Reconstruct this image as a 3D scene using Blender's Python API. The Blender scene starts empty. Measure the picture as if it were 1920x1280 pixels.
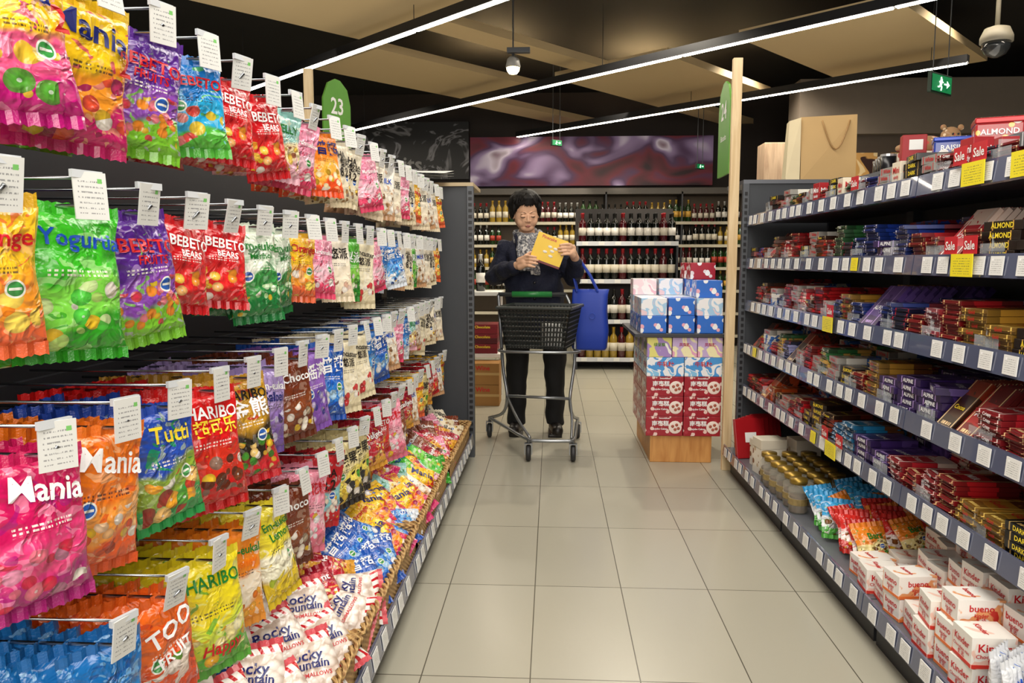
import bpy,bmesh,math,random
import numpy as np
from mathutils import Vector,Matrix,noise
random.seed(7)
SC=bpy.context.scene; C=SC.collection
R=math.radians; PI=math.pi
# ---------------------------------------------------------------- camera
F=1430.0; CH=1.135; YA=R(3.0); PT=R(6.0)
cd=bpy.data.cameras.new('camera'); cam=bpy.data.objects.new('camera',cd); C.objects.link(cam)
cam.location=(0,0,CH); cam.rotation_euler=(R(90)-PT,0,YA)
cd.sensor_width=36; cd.lens=F/1920*36; cd.clip_start=.05; cd.clip_end=100
SC.camera=cam
RM=cam.rotation_euler.to_matrix()
def ray(px,py): return RM@Vector(((px-960)/F,-(py-640)/F,-1))
def pY(px,py,Y):
    d=ray(px,py); t=Y/d.y; return Vector((d.x*t,Y,CH+d.z*t))
def pZ(px,py,Z):
    d=ray(px,py); t=(Z-CH)/d.z; return Vector((d.x*t,d.y*t,Z))
# ---------------------------------------------------------------- mesh helper
_bx={}
def bevbox(dx,dy,dz,b):
    k=(round(dx,4),round(dy,4),round(dz,4),b)
    if k not in _bx:
        bm=bmesh.new(); bmesh.ops.create_cube(bm,size=1); bmesh.ops.scale(bm,vec=(dx,dy,dz),verts=bm.verts)
        bmesh.ops.bevel(bm,geom=list(bm.edges),offset=b,segments=2,affect='EDGES',profile=.6)
        bm.verts.index_update()
        _bx[k]=([v.co.copy() for v in bm.verts],[tuple(v.index for v in f.verts) for f in bm.faces]); bm.free()
    return _bx[k]
_tx={}
def textgeo(s):
    if s not in _tx:
        cu=bpy.data.curves.new('t','FONT'); cu.body=s; cu.size=1; cu.align_x='CENTER'; cu.align_y='CENTER'; cu.resolution_u=2; cu.offset=.018
        cu.space_line=.85
        o=bpy.data.objects.new('t',cu); C.objects.link(o); dg=bpy.context.evaluated_depsgraph_get()
        me=bpy.data.meshes.new_from_object(o.evaluated_get(dg))
        _tx[s]=([v.co.copy() for v in me.vertices],[tuple(p.vertices) for p in me.polygons])
        bpy.data.objects.remove(o); bpy.data.curves.remove(cu); bpy.data.meshes.remove(me)
    return _tx[s]
def textw(s):
    vs=textgeo(s)[0]; xs=[v.x for v in vs]; return (max(xs)-min(xs)) if xs else 1
def align(d):
    d=Vector(d).normalized(); return d.to_track_quat('Z','Y').to_matrix().to_4x4()
class MB:
    def __init__(s): s.v=[];s.f=[];s.m=[]
    def add(s,vs,fs,mi=0,M=None):
        o=len(s.v); s.v+=[(M@Vector(v) if M is not None else Vector(v)) for v in vs]
        s.f+=[tuple(i+o for i in f) for f in fs]; s.m+=[mi]*len(fs); return s
    def box(s,x0,x1,y0,y1,z0,z1,mi=0,b=0,M=None):
        if b:
            vs,fs=bevbox(x1-x0,y1-y0,z1-z0,b); c=Vector(((x0+x1)/2,(y0+y1)/2,(z0+z1)/2)); vs=[v+c for v in vs]
        else:
            vs=[Vector((x,y,z)) for x in(x0,x1) for y in(y0,y1) for z in(z0,z1)]
            fs=[(0,1,3,2),(4,6,7,5),(0,4,5,1),(2,3,7,6),(0,2,6,4),(1,5,7,3)]
        return s.add(vs,fs,mi,M)
    def tube(s,pts,r,mi=0,seg=8,closed=False):
        pts=[Vector(p) for p in pts]; n=len(pts); rr=r if isinstance(r,(list,tuple)) else [r]*n
        vs=[];fs=[];up=None
        for i,p in enumerate(pts):
            a=pts[i-1] if (i>0 or closed) else p; b=pts[(i+1)%n] if (i<n-1 or closed) else p
            t=(b-a).normalized()
            if up is None:
                up=Vector((0,0,1)) if abs(t.z)<.9 else Vector((1,0,0))
            up=(up-t*up.dot(t)).normalized(); w=t.cross(up)
            for k in range(seg):
                q=2*PI*k/seg; vs.append(p+(up*math.cos(q)+w*math.sin(q))*rr[i])
        m=n if closed else n-1
        for i in range(m):
            for k in range(seg):
                a=i*seg+k;b=i*seg+(k+1)%seg;c=((i+1)%n)*seg+(k+1)%seg;d=((i+1)%n)*seg+k
                fs.append((a,b,c,d))
        if not closed:
            fs.append(tuple(range(seg))[::-1]); fs.append(tuple((n-1)*seg+k for k in range(seg)))
        return s.add(vs,fs,mi)
    def lathe(s,prof,seg=16,mi=0,M=None):
        vs=[];rings=[];fs=[]
        for r,z in prof:
            if r<1e-6: rings.append([len(vs)]); vs.append(Vector((0,0,z)))
            else:
                rings.append(list(range(len(vs),len(vs)+seg)))
                vs+=[Vector((r*math.cos(2*PI*k/seg),r*math.sin(2*PI*k/seg),z)) for k in range(seg)]
        for a,b in zip(rings,rings[1:]):
            for k in range(seg):
                q=(k+1)%seg
                if len(a)==1 and len(b)==1: continue
                if len(a)==1: fs.append((a[0],b[q],b[k]))
                elif len(b)==1: fs.append((a[k],a[q],b[0]))
                else: fs.append((a[k],a[q],b[q],b[k]))
        if len(rings[0])>1: fs.append(tuple(rings[0])[::-1])
        if len(rings[-1])>1: fs.append(tuple(rings[-1]))
        return s.add(vs,fs,mi,M)
    def ell(s,c,r,mi=0,M=None,n=8,seg=14):
        prof=[(math.sin(PI*i/n),-math.cos(PI*i/n)) for i in range(n+1)]; prof[0]=(0,-1);prof[-1]=(0,1)
        T=Matrix.Translation(c)@Matrix.Diagonal((r[0],r[1],r[2],1)); 
        return s.lathe(prof,seg,mi,(M@T) if M is not None else T)
    def cap(s,p0,p1,r0,r1,mi=0,M=None,seg=12,fl=1):
        p0=Vector(p0);p1=Vector(p1);L=(p1-p0).length
        prof=[(0,-r0)]+[(r0*math.sin(PI/2*i/4),-r0*math.cos(PI/2*i/4)) for i in range(1,5)]
        prof+=[(r1*math.cos(PI/2*i/4),L+r1*math.sin(PI/2*i/4)) for i in range(0,4)]+[(0,L+r1)]
        T=Matrix.Translation(p0)@align(p1-p0)
        return s.lathe(prof,seg,mi,(M@T) if M is not None else T)
    def loft(s,rings,mi=0,seg=24,p=2.0):
        vs=[];fs=[]
        for z,cx,cy,rx,ry in rings:
            for k in range(seg):
                q=2*PI*k/seg;c=math.cos(q);n=math.sin(q)
                vs.append(Vector((cx+rx*math.copysign(abs(c)**(2/p),c),cy+ry*math.copysign(abs(n)**(2/p),n),z)))
        for i in range(len(rings)-1):
            for k in range(seg):
                q=(k+1)%seg; fs.append((i*seg+k,i*seg+q,(i+1)*seg+q,(i+1)*seg+k))
        fs.append(tuple(range(seg))[::-1]); fs.append(tuple((len(rings)-1)*seg+k for k in range(seg)))
        return s.add(vs,fs,mi)
    def poly(s,pts,th,mi=0,axis=Vector((0,0,1))):
        n=len(pts); vs=[Vector(p) for p in pts]+[Vector(p)+axis*th for p in pts]
        fs=[tuple(range(n))[::-1],tuple(range(n,2*n))]+[(i,(i+1)%n,(i+1)%n+n,i+n) for i in range(n)]
        return s.add(vs,fs,mi)
    def text(s,t,size,M,mi=0,proj=None,fit=None):
        vs,fs=textgeo(t)
        if fit: size=min(size,fit/textw(t))
        vv=[M@(v*size) for v in vs]
        if proj: vv=[proj(v) for v in vv]
        return s.add(vv,fs,mi)
    def mesh(s,name,mats,smooth=False):
        me=bpy.data.meshes.new(name); me.from_pydata([tuple(v) for v in s.v],[],s.f)
        for m in mats: me.materials.append(m)
        me.polygons.foreach_set('material_index',s.m)
        if smooth: me.polygons.foreach_set('use_smooth',[True]*len(s.f))
        me.update(); return me
    def build(s,name,mats,parent=None,loc=(0,0,0),rz=0,smooth=False):
        if not isinstance(mats,(list,tuple)): mats=[mats]
        o=bpy.data.objects.new(name,s.mesh(name,mats,smooth)); C.objects.link(o); o.parent=parent; o.location=loc; o.rotation_euler=(0,0,rz); return o
def box(*a,**k): return MB().box(*a,**k)
def tag(o,label,cat,group=None,kind=None):
    w=label.split()
    if len(w)>16: label=' '.join(w[:16])
    o['label']=label; o['category']=cat
    if group:o['group']=group
    if kind:o['kind']=kind
    return o
def struct(name,mb,mats,**k):
    o=mb.build(name,mats,**k); o['kind']='structure'; return o
def empty(name,loc=(0,0,0),rz=0):
    o=bpy.data.objects.new(name,None); C.objects.link(o); o.location=loc; o.rotation_euler=(0,0,rz); o.empty_display_size=.05; return o
def copytree(o,parent=None,skip=()):
    c=o.copy(); C.objects.link(c); c.parent=parent
    for ch in KIDS.get(o.name,()) :
        if ch.name.split('.')[0] in skip: continue
        copytree(ch,c,skip)
    return c
KIDS={}
def kid(p,c): KIDS.setdefault(p.name,[]).append(c); c.parent=p; return c
def joined(name,items):
    V=[];LV=[];LS=[];MI=[];UV=[];SM=[];mats=[];vo=0;lo=0
    for me,M in items:
        n=len(me.vertices); a=np.empty(n*3,np.float32); me.vertices.foreach_get('co',a); a=a.reshape(-1,3)
        Mm=np.array(M); a=a@Mm[:3,:3].T+Mm[:3,3]; V.append(a)
        l=np.empty(len(me.loops),np.int32); me.loops.foreach_get('vertex_index',l); LV.append(l+vo)
        s=np.empty(len(me.polygons),np.int32); me.polygons.foreach_get('loop_start',s); LS.append(s+lo)
        mi=np.empty(len(me.polygons),np.int32); me.polygons.foreach_get('material_index',mi)
        mp=[]
        for m in me.materials:
            if m not in mats: mats.append(m)
            mp.append(mats.index(m))
        MI.append(np.array(mp,np.int32)[np.minimum(mi,len(mp)-1)])
        sm=np.empty(len(me.polygons),bool); me.polygons.foreach_get('use_smooth',sm); SM.append(sm)
        u=np.zeros(len(me.loops)*2,np.float32)
        if me.uv_layers: me.uv_layers[0].data.foreach_get('uv',u)
        UV.append(u); vo+=n; lo+=len(l)
    V=np.concatenate(V);LV=np.concatenate(LV);LS=np.concatenate(LS);MI=np.concatenate(MI);SM=np.concatenate(SM);UV=np.concatenate(UV)
    me=bpy.data.meshes.new(name); me.vertices.add(len(V)); me.vertices.foreach_set('co',V.ravel())
    me.loops.add(len(LV)); me.loops.foreach_set('vertex_index',LV); me.polygons.add(len(LS)); me.polygons.foreach_set('loop_start',LS)
    for m in mats: me.materials.append(m)
    me.polygons.foreach_set('material_index',MI); me.polygons.foreach_set('use_smooth',SM)
    ul=me.uv_layers.new(name='UVMap'); ul.data.foreach_set('uv',UV); me.update(calc_edges=True); me.validate()
    o=bpy.data.objects.new(name,me); C.objects.link(o); return o
ORD=['first','second','third','fourth','fifth','sixth','seventh','eighth','ninth','tenth','eleventh','twelfth','thirteenth','fourteenth','fifteenth','sixteenth','seventeenth','eighteenth','nineteenth','twentieth','twenty-first','twenty-second','twenty-third','twenty-fourth','twenty-fifth','twenty-sixth','twenty-seventh','twenty-eighth','twenty-ninth','thirtieth']+['%dth'%i for i in range(31,80)]
# ---------------------------------------------------------------- materials
def hx(h,a=1):
    h=h.lstrip('#'); c=[int(h[i:i+2],16)/255 for i in(0,2,4)]
    return tuple([(x/12.92 if x<=.04045 else ((x+.055)/1.055)**2.4) for x in c]+[a])
class NM:
    def __init__(s,name):
        s.m=bpy.data.materials.new(name); s.m.use_nodes=True; s.t=s.m.node_tree; s.b=s.t.nodes['Principled BSDF']
    def n(s,t,**k):
        o=s.t.nodes.new(t)
        for a,b in k.items(): setattr(o,a,b)
        return o
    def L(s,a,b): s.t.links.new(a,b)
    def set(s,inp,v):
        if isinstance(v,bpy.types.NodeSocket): s.L(v,inp)
        else: inp.default_value=v
    def ma(s,op,a,b=0,c=None,clamp=False):
        o=s.n('ShaderNodeMath',operation=op,use_clamp=clamp); s.set(o.inputs[0],a); s.set(o.inputs[1],b)
        if c is not None: s.set(o.inputs[2],c)
        return o.outputs[0]
    def mix(s,f,a,b):
        o=s.n('ShaderNodeMix',data_type='RGBA'); s.set(o.inputs[0],f); s.set(o.inputs[6],a); s.set(o.inputs[7],b); return o.outputs[2]
    def co(s,k='Object'): return s.n('ShaderNodeTexCoord').outputs[k]
    def map(s,v,sc,loc=(0,0,0)):
        o=s.n('ShaderNodeMapping'); o.inputs['Scale'].default_value=sc; o.inputs['Location'].default_value=loc; s.L(v,o.inputs[0]); return o.outputs[0]
    def noise(s,v,sc,det=2,dist=0):
        o=s.n('ShaderNodeTexNoise'); s.L(v,o.inputs['Vector']); o.inputs['Scale'].default_value=sc; o.inputs['Detail'].default_value=det; o.inputs['Distortion'].default_value=dist; return o.outputs['Fac']
    def vor(s,v,sc,feat='F1'):
        o=s.n('ShaderNodeTexVoronoi',feature=feat); s.L(v,o.inputs['Vector']); o.inputs['Scale'].default_value=sc; return o
    def ramp(s,f,st,interp='LINEAR'):
        o=s.n('ShaderNodeValToRGB'); e=o.color_ramp.elements; o.color_ramp.interpolation=interp
        while len(e)<len(st): e.new(.5)
        for i,(p,c) in enumerate(st): e[i].position=p; e[i].color=c
        s.L(f,o.inputs[0]); return o.outputs[0]
    def bump(s,h,st=.3,d=.002):
        o=s.n('ShaderNodeBump'); o.inputs['Strength'].default_value=st; o.inputs['Distance'].default_value=d; s.L(h,o.inputs['Height']); s.L(o.outputs[0],s.b.inputs['Normal'])
    def fin(s,col,rough=.5,metal=0,coat=0,em=None,ems=0):
        s.set(s.b.inputs['Base Color'],col); s.set(s.b.inputs['Roughness'],rough); s.b.inputs['Metallic'].default_value=metal
        if coat: s.b.inputs['Coat Weight'].default_value=coat
        if em is not None: s.set(s.b.inputs['Emission Color'],em); s.b.inputs['Emission Strength'].default_value=ems
        return s.m
_m={}
def mat(h,rough=.5,metal=0,var=.12,sc=12,bs=0,coat=0,em=0):
    k=(h,rough,metal,var,sc,bs,coat,em)
    if k not in _m:
        q=NM('plain_'+h.strip('#')); c=hx(h); n=q.noise(q.co(),sc,3)
        d=tuple(x*(1-var) for x in c[:3])+(1,)
        col=q.mix(n,d,c)
        if bs: q.bump(q.noise(q.co(),sc*4,2),bs)
        _m[k]=q.fin(col,rough,metal,coat,em=c if em else None,ems=em)
    return _m[k]
def glass(name,h='#ffffff',rough=.05,alpha=.25):
    q=NM(name); q.b.inputs['Alpha'].default_value=alpha; return q.fin(hx(h),rough)
def lighten(h,f):
    c=[int(h.lstrip('#')[i:i+2],16) for i in(0,2,4)]; return '#%02x%02x%02x'%tuple(int(x+(255-x)*f) for x in c)
def darken(h,f):
    c=[int(h.lstrip('#')[i:i+2],16) for i in(0,2,4)]; return '#%02x%02x%02x'%tuple(int(x*(1-f)) for x in c)
def bagmat(name,top,mid,bot,ca,cb,lo=.06,hi=.47,sc=6,seed=0,matte=False):
    q=NM(name); uv=q.n('ShaderNodeUVMap').outputs[0]; s=q.n('ShaderNodeSeparateXYZ'); q.L(uv,s.inputs[0]); u,v=s.outputs[0],s.outputs[1]
    uvm=q.map(uv,(1,1.45,1),(seed*1.3,seed*.7,0))
    n=q.noise(uvm,2.5,2)
    wob=q.ma('ADD',v,q.ma('MULTIPLY',q.ma('SUBTRACT',n,.5),.3))
    wob=q.ma('ADD',wob,q.ma('MULTIPLY',q.ma('SINE',q.ma('MULTIPLY',u,4.0+seed%4)),.06))
    base=q.ramp(wob,[(0,hx(bot)),(.2,hx(bot)),(.26,hx(mid)),(.5,hx(mid)),(.56,hx(top)),(1,hx(top))])
    n2=q.noise(uvm,5,1,1.5); base=q.mix(q.ma('MULTIPLY',q.ma('GREATER_THAN',n2,.62),.5),base,hx(lighten(mid,.45)))
    n3=q.noise(uvm,3.2,1,2.0); base=q.mix(q.ma('MULTIPLY',q.ma('GREATER_THAN',n3,.66),.8),base,hx(bot))
    vo=q.vor(uvm,sc); sp=q.n('ShaderNodeSeparateColor'); q.L(vo.outputs['Color'],sp.inputs[0])
    cc=q.ramp(sp.outputs[0],[(0,hx(ca)),(.3,hx(cb)),(.52,hx(lighten(ca,.35))),(.7,hx(darken(cb,.25))),(.84,hx('#f2c62e' if seed%3 else '#58a838')),(.93,hx('#fff6ea'))],'CONSTANT')
    d=vo.outputs['Distance']
    cc=q.mix(q.ma('MULTIPLY',q.ma('SUBTRACT',d,.2),1.5,clamp=True),cc,hx(darken(bot,.5)))
    cc=q.mix(q.ma('MULTIPLY',q.ma('LESS_THAN',d,.09),.5),cc,hx('#ffffff'))  # printed candies: rim shade and white highlight painted into the colour
    m=q.ma('MULTIPLY',q.ma('LESS_THAN',wob,hi),q.ma('GREATER_THAN',wob,lo))
    m=q.ma('MULTIPLY',m,q.ma('LESS_THAN',q.ma('ABSOLUTE',q.ma('SUBTRACT',u,.5)),.43))
    m=q.ma('MULTIPLY',m,q.ma('LESS_THAN',d,.5))
    col=q.mix(m,base,cc)
    if seed%3!=1:
        bu,bv=(.27,.47) if seed%2 else (.72,.42)
        du=q.ma('SUBTRACT',u,bu); dv=q.ma('MULTIPLY',q.ma('SUBTRACT',v,bv),1.4); rr=q.ma('SQRT',q.ma('ADD',q.ma('MULTIPLY',du,du),q.ma('MULTIPLY',dv,dv)))
        col=q.mix(q.ma('LESS_THAN',rr,.095),col,hx('#f4f4ea')); col=q.mix(q.ma('LESS_THAN',rr,.075),col,hx(['#3f9a4a','#c8202a','#2a60b8'][seed%3]))
        col=q.mix(q.ma('MULTIPLY',q.ma('LESS_THAN',q.ma('ABSOLUTE',dv),.014),q.ma('LESS_THAN',rr,.06)),col,hx('#f4f4ea'))
    pr=q.ma('MULTIPLY',q.ma('LESS_THAN',q.ma('ABSOLUTE',q.ma('SUBTRACT',v,.55)),.035),q.ma('LESS_THAN',q.ma('FRACT',q.ma('MULTIPLY',v,32.0)),.5))
    pr=q.ma('MULTIPLY',pr,q.ma('GREATER_THAN',q.noise(q.map(uv,(60,3,1)),1,0),.5)); pr=q.ma('MULTIPLY',pr,q.ma('LESS_THAN',q.ma('ABSOLUTE',q.ma('SUBTRACT',u,.5)),.28))
    col=q.mix(q.ma('MULTIPLY',pr,.8),col,hx('#2a2030' if sum(hx(mid)[:3])>1 else '#fff8f0'))
    ob=q.co(); r1=q.noise(ob,20,2,1.1); r2=q.noise(ob,48,2,.8)
    ridge=q.ma('ABSOLUTE',q.ma('SUBTRACT',r1,.5)); ridge=q.ma('ADD',q.ma('MULTIPLY',ridge,-2.6),q.ma('MULTIPLY',r2,.4))
    q.bump(ridge,.4 if matte else (1.0,.75,.9)[seed%3],.009)
    return q.fin(col,.42 if matte else .22,0,0 if matte else .4)
def patmat(name,base,acc,acc2,kind='dots',sc=14,rough=.35):
    q=NM(name); ob=q.co(); 
    if kind=='dots':
        vo=q.vor(ob,sc); f=q.ma('LESS_THAN',vo.outputs['Distance'],.36); sp=q.n('ShaderNodeSeparateColor'); q.L(vo.outputs['Color'],sp.inputs[0])
        a=q.ramp(sp.outputs[1],[(0,hx(acc)),(.5,hx(acc)),(.51,hx(acc2)),(1,hx(acc2))]); col=q.mix(f,hx(base),a)
    elif kind=='swirl':
        n=q.noise(ob,sc,1,1.5); col=q.ramp(n,[(0,hx(base)),(.44,hx(base)),(.46,hx(acc)),(.56,hx(acc)),(.58,hx(acc2)),(1,hx(acc2))])
    elif kind=='wrap':
        s=q.n('ShaderNodeSeparateXYZ'); q.L(ob,s.inputs[0]); x,y=s.outputs[0],s.outputs[1]
        n=q.noise(ob,22,2,.8)
        col=q.mix(q.ma('LESS_THAN',q.ma('ADD',x,q.ma('MULTIPLY',n,.02)),.045),hx(base),hx(darken(base,.35)))
        pic=q.ma('MULTIPLY',q.ma('GREATER_THAN',x,.105),q.ma('GREATER_THAN',n,.5)); col=q.mix(pic,col,hx(acc2))
        ln=q.ma('LESS_THAN',q.ma('ABSOLUTE',q.ma('SUBTRACT',q.ma('ABSOLUTE',y),.034)),.0022); col=q.mix(ln,col,hx(acc))
        l2=q.ma('MULTIPLY',q.ma('LESS_THAN',q.ma('ABSOLUTE',q.ma('SUBTRACT',x,.012)),.005),q.ma('LESS_THAN',q.ma('ABSOLUTE',y),.022)); l2=q.ma('MULTIPLY',l2,q.ma('GREATER_THAN',q.noise(q.map(ob,(1,160,1)),1,0),.45)); col=q.mix(l2,col,hx(acc))
    elif kind=='plain':
        n=q.noise(ob,sc,2,.5); col=q.ramp(n,[(0,hx(base)),(.55,hx(base)),(.57,hx(acc)),(.66,hx(acc)),(.68,hx(acc2)),(1,hx(acc2))])
    q.bump(q.noise(ob,60,2),.06)
    return q.fin(col,rough,0,.2)
WHITE=mat('#f2f2ee',.5,var=.04); METAL=mat('#8b8f94',.3,.9); CHROME=mat('#a4a8ac',.25,1,var=.03); BLACK=mat('#15151a',.45); DGREY=mat('#3b3d42',.45,.3); MGREY=mat('#5b5e63',.45,.4)
def woodmat(name,a,b,sc=3):
    q=NM(name); ob=q.co(); n=q.noise(q.map(ob,(8,8,.8)),sc,5,1.2); col=q.ramp(n,[(.3,hx(a)),(.7,hx(b))]); q.bump(n,.1); return q.fin(col,.5)
WOOD=woodmat('pale_wood','#cfb080','#eed6ac'); WOOD2=woodmat('orange_wood','#b87a3c','#d9a05c')
# ---------------------------------------------------------------- setting
def floormat():
    q=NM('floor_tiles'); ob=q.co(); mp=q.map(ob,(1,1,1),(.054,-.18,0))
    b=q.n('ShaderNodeTexBrick'); b.offset=0; b.squash=1; q.L(mp,b.inputs['Vector']); b.inputs['Scale'].default_value=1
    b.inputs['Brick Width'].default_value=.3; b.inputs['Row Height'].default_value=.6; b.inputs['Mortar Size'].default_value=.0018; b.inputs['Mortar Smooth'].default_value=.1
    b.inputs['Color1'].default_value=hx('#aeaa9a'); b.inputs['Color2'].default_value=hx('#a8a494'); b.inputs['Mortar'].default_value=hx('#4a463a')
    n=q.noise(ob,.9,1); col=q.mix(q.ma('MULTIPLY',n,.15),b.outputs['Color'],hx('#8c887a'))
    q.bump(b.outputs['Fac'],.1)
    return q.fin(col,.26)
struct('floor',box(-6,7,-2,11.2,-.05,0),[floormat()])
struct('ceiling',box(-6,7,-2,11.2,3.5,3.55),[mat('#141210',.8)])
struct('wall_back',box(-6,7,11.1,11.2,0,3.5),[mat('#2a211c',.7)])
struct('wall_left',box(-6.1,-6,-2,11.2,0,3.5),[mat('#2b2622',.7)])
struct('wall_right',box(7,7.1,-2,11.2,0,3.5),[mat('#3a332c',.7)])
q=NM('mural_red'); ob=q.co(); n=q.noise(q.map(ob,(.8,1,1.4),(2.3,0,.3)),1.7,1.5,.7)
g=q.noise(q.map(ob,(1,1,1),(.9,0,0)),.8,0,0)
n=q.ma('ADD',n,q.ma('MULTIPLY',q.ma('SUBTRACT',g,.5),.35))
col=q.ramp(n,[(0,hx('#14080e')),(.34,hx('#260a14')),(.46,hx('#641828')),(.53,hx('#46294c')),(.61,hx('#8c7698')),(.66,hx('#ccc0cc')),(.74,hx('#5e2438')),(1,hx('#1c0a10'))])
m_red=q.fin(col,.5,em=col,ems=.2)  # mural is no lamp; weak emission of its own colours brightens it
x0=pY(880,0,11).x; x1=pY(1345,0,11).x
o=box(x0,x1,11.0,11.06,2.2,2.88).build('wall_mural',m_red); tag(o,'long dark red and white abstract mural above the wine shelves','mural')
q=NM('mural_dark'); ob=q.co(); n=q.noise(ob,2.2,2,3); col=q.ramp(n,[(0,hx('#101012')),(.52,hx('#18181a')),(.6,hx('#8a8a90')),(.66,hx('#202024')),(1,hx('#0c0c0e'))])
m_dk=q.fin(col,.5)
o=box(-3.1,x0-.02,11.0,11.06,2.3,3.1).build('wall_sign',m_dk); tag(o,'dark grey mural sign reading fruits left of the red mural','sign')
MB().text('Fruits',.3,Matrix.Translation((-2.2,10.99,2.5))@Matrix.Rotation(R(90),4,'X')).build('lettering',mat('#8a8a8a'),o)
struct('wall_header',box(2.75,6.9,8.9,9.3,2.55,3.15),[mat('#7d7266',.6)])
struct('wall_right_back',box(2.8,6.9,9.0,9.2,0,2.55),[mat('#564a40',.6)])
for i in range(4):
    o=box(0,.7,-.02,.0,1.75,2.35).build('wall_poster',patmat('poster%d'%i,['#3a2420','#8a2420','#2a1c18','#5a3020'][i],'#c89a5a','#e8d0a0','swirl',3),loc=(2.95+i*.85,8.98,0)); tag(o,'framed food photograph on the back right wall, %s from left'%ORD[i],'poster','food photographs on the back right wall')
c=tag(box(0,.34,0,.3,0,2.42,b=.01).build('column',woodmat('pinkwood','#b89a80','#dcc2a4'),loc=(2.3,8.6,0)),'pale beige square column behind the paper bag','column')
BEI=mat('#cfb78c',.75,var=.03,sc=.6)
rafts=[((700,80),(150,-47),(960,-12)),((890,190),(590,130),(1010,163)),((1100,138),(795,55),(1142,128)),
 ((1250,205),(1040,148),(1440,173)),((1590,156),(1385,72),(1850,113)),((1085,240),(870,196),(1125,233)),((1400,246),(1270,210),(1440,240))]
rl=['beige ceiling raft in the upper left corner','beige ceiling raft left of the round spotlight','narrow beige ceiling beam above the spotlight','beige ceiling raft in the middle crossing the long light','large beige ceiling raft near the security camera','small beige ceiling raft behind the spotlight','far beige ceiling beam near the back right']
for (a,b_,c_),l in zip(rafts,rl):
    P=pZ(*a,3.05); A=pZ(*b_,3.05); B=pZ(*c_,3.05)
    u=(A-P); v=(B-P); un=u.normalized(); v=v-un*v.dot(un)
    o=MB().poly([P,P+u,P+u+v,P+v] if u.cross(v).z>0 else [P,P+v,P+u+v,P+u],.07).build('ceiling_raft',BEI); tag(o,l,'ceiling raft','beige ceiling rafts')
EM=NM('led'); LED=EM.fin(hx('#fffaf0'),.5,em=hx('#fff2dc'),ems=34)
def strip(p,qq,label,za=2.86,ext=(0,0)):
    a=pZ(*p,za); b=pZ(*qq,za); d=(b-a).normalized(); a=a-d*ext[0]; b=b+d*ext[1]
    t=empty('linear_light',a); L=(b-a).length; ang=math.atan2(d.y,d.x); t.rotation_euler=(0,0,ang)
    box(0,L,-.036,-.027,0,.07).box(0,L,.027,.036,0,.07).box(0,L,-.027,.027,.012,.07).build('housing',mat('#1c1c1e'),t)
    n=max(1,int(L/1.5)); s=L/n
    for i in range(n): box(i*s+.014,(i+1)*s-.014,-.0265,.0265,-.004,.01).build('diffuser',LED,t)
    for x in (.3,L/2,L-.3): MB().tube([(x,0,.06),(x,0,.63)],.003).build('hanger',mat('#2a2a2c'),t)
    tag(t,label,'ceiling light','long linear ceiling lights')
strip((475,165),(940,0),'linear ceiling light at the upper left, above the candy hooks',ext=(.5,2.2))
strip((660,245),(1740,0),'longest linear ceiling light crossing the middle of the ceiling',ext=(0,1.5))
strip((970,257),(1815,118),'far linear ceiling light nearest the exit sign')
p=pY(962,130,6.5); t=empty('ceiling_spotlight',p)
MB().lathe([(.03,.10),(.05,.08),(.062,.02),(.058,.012)],18).build('head',mat('#9a9894'),t,smooth=True)
MB().lathe([(0,.016),(.054,.014),(.05,-.012),(.034,-.034),(0,-.042)],18).build('lamp',mat('#ffe0a0',em=30),t,smooth=True)
MB().tube([(0,0,.09),(0,.02,.14)],.01).box(-.05,.14,-.03,.03,.13,.17,b=.004).tube([(0,0,.17),(0,0,3.5-p.z)],.006).build('bracket',MGREY,t)
tag(t,'lit round ceiling spotlight near the middle of the ceiling','spotlight')
p=pY(1868,80,5.3); t=empty('security_camera',p); t.scale=(.74,.74,.74)
MB().lathe([(.04,.14),(.10,.12),(.13,.05),(.13,0)],24).tube([(0,0,.14),(0,0,(3.5-p.z)/.74)],.02).build('housing',mat('#8f8878'),t,smooth=True)
MB().lathe([(.115,0),(.11,-.05),(.08,-.1),(.03,-.125),(0,-.13)],24).build('dome',mat('#2a2c2e',.15,coat=.5),t,smooth=True)
tag(t,'grey dome security camera hanging at the upper right','security camera')
def exits(px,py,Y,s,label,rz):
    p=pY(px,py,Y); t=empty('exit_sign',p,rz)
    box(-.17*s,.17*s,-.015,.015,-.08*s,.08*s,b=.004).build('housing',mat('#20352a'),t)
    box(-.155*s,.155*s,-.019,-.014,-.065*s,.065*s).build('panel',mat('#0d7a45',em=.5),t)
    f=MB().ell((-.02*s,-.021,.04*s),(.013*s,.002,.013*s)).tube([(-.02*s,-.021,.03*s),(-.03*s,-.021,-.01*s)],.011*s).tube([(-.03*s,-.021,-.01*s),(-.01*s,-.021,-.03*s),(-.02*s,-.021,-.055*s)],.006*s).tube([(-.03*s,-.021,-.01*s),(-.05*s,-.021,-.03*s),(-.07*s,-.021,-.03*s)],.006*s).tube([(-.05*s,-.021,.01*s),(-.02*s,-.021,.02*s),(.01*s,-.021,.01*s)],.005*s)
    f.box(.03*s,.08*s,-.022,-.02,-.006*s,.006*s).poly([(.075*s,-.022,.03*s),(.075*s,-.022,-.03*s),(.12*s,-.022,0)],.002,axis=Vector((0,1,0)))
    f.build('symbol',mat('#d8ffe6',em=1.5),t)
    for x in(-.12*s,.12*s): MB().tube([(x,0,.08*s),(x,0,3.5-p.z)],.004).build('wire',MGREY,t)
    tag(t,label,'exit sign','green exit signs')
exits(1762,158,6.3,.95,'green running-man exit sign hanging near the security camera',R(38))
exits(1043,268,9.5,.45,'small far exit sign in front of the red mural',R(38))
exits(1312,312,9.8,.4,'small far exit sign at the right end of the mural',R(38))
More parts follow.
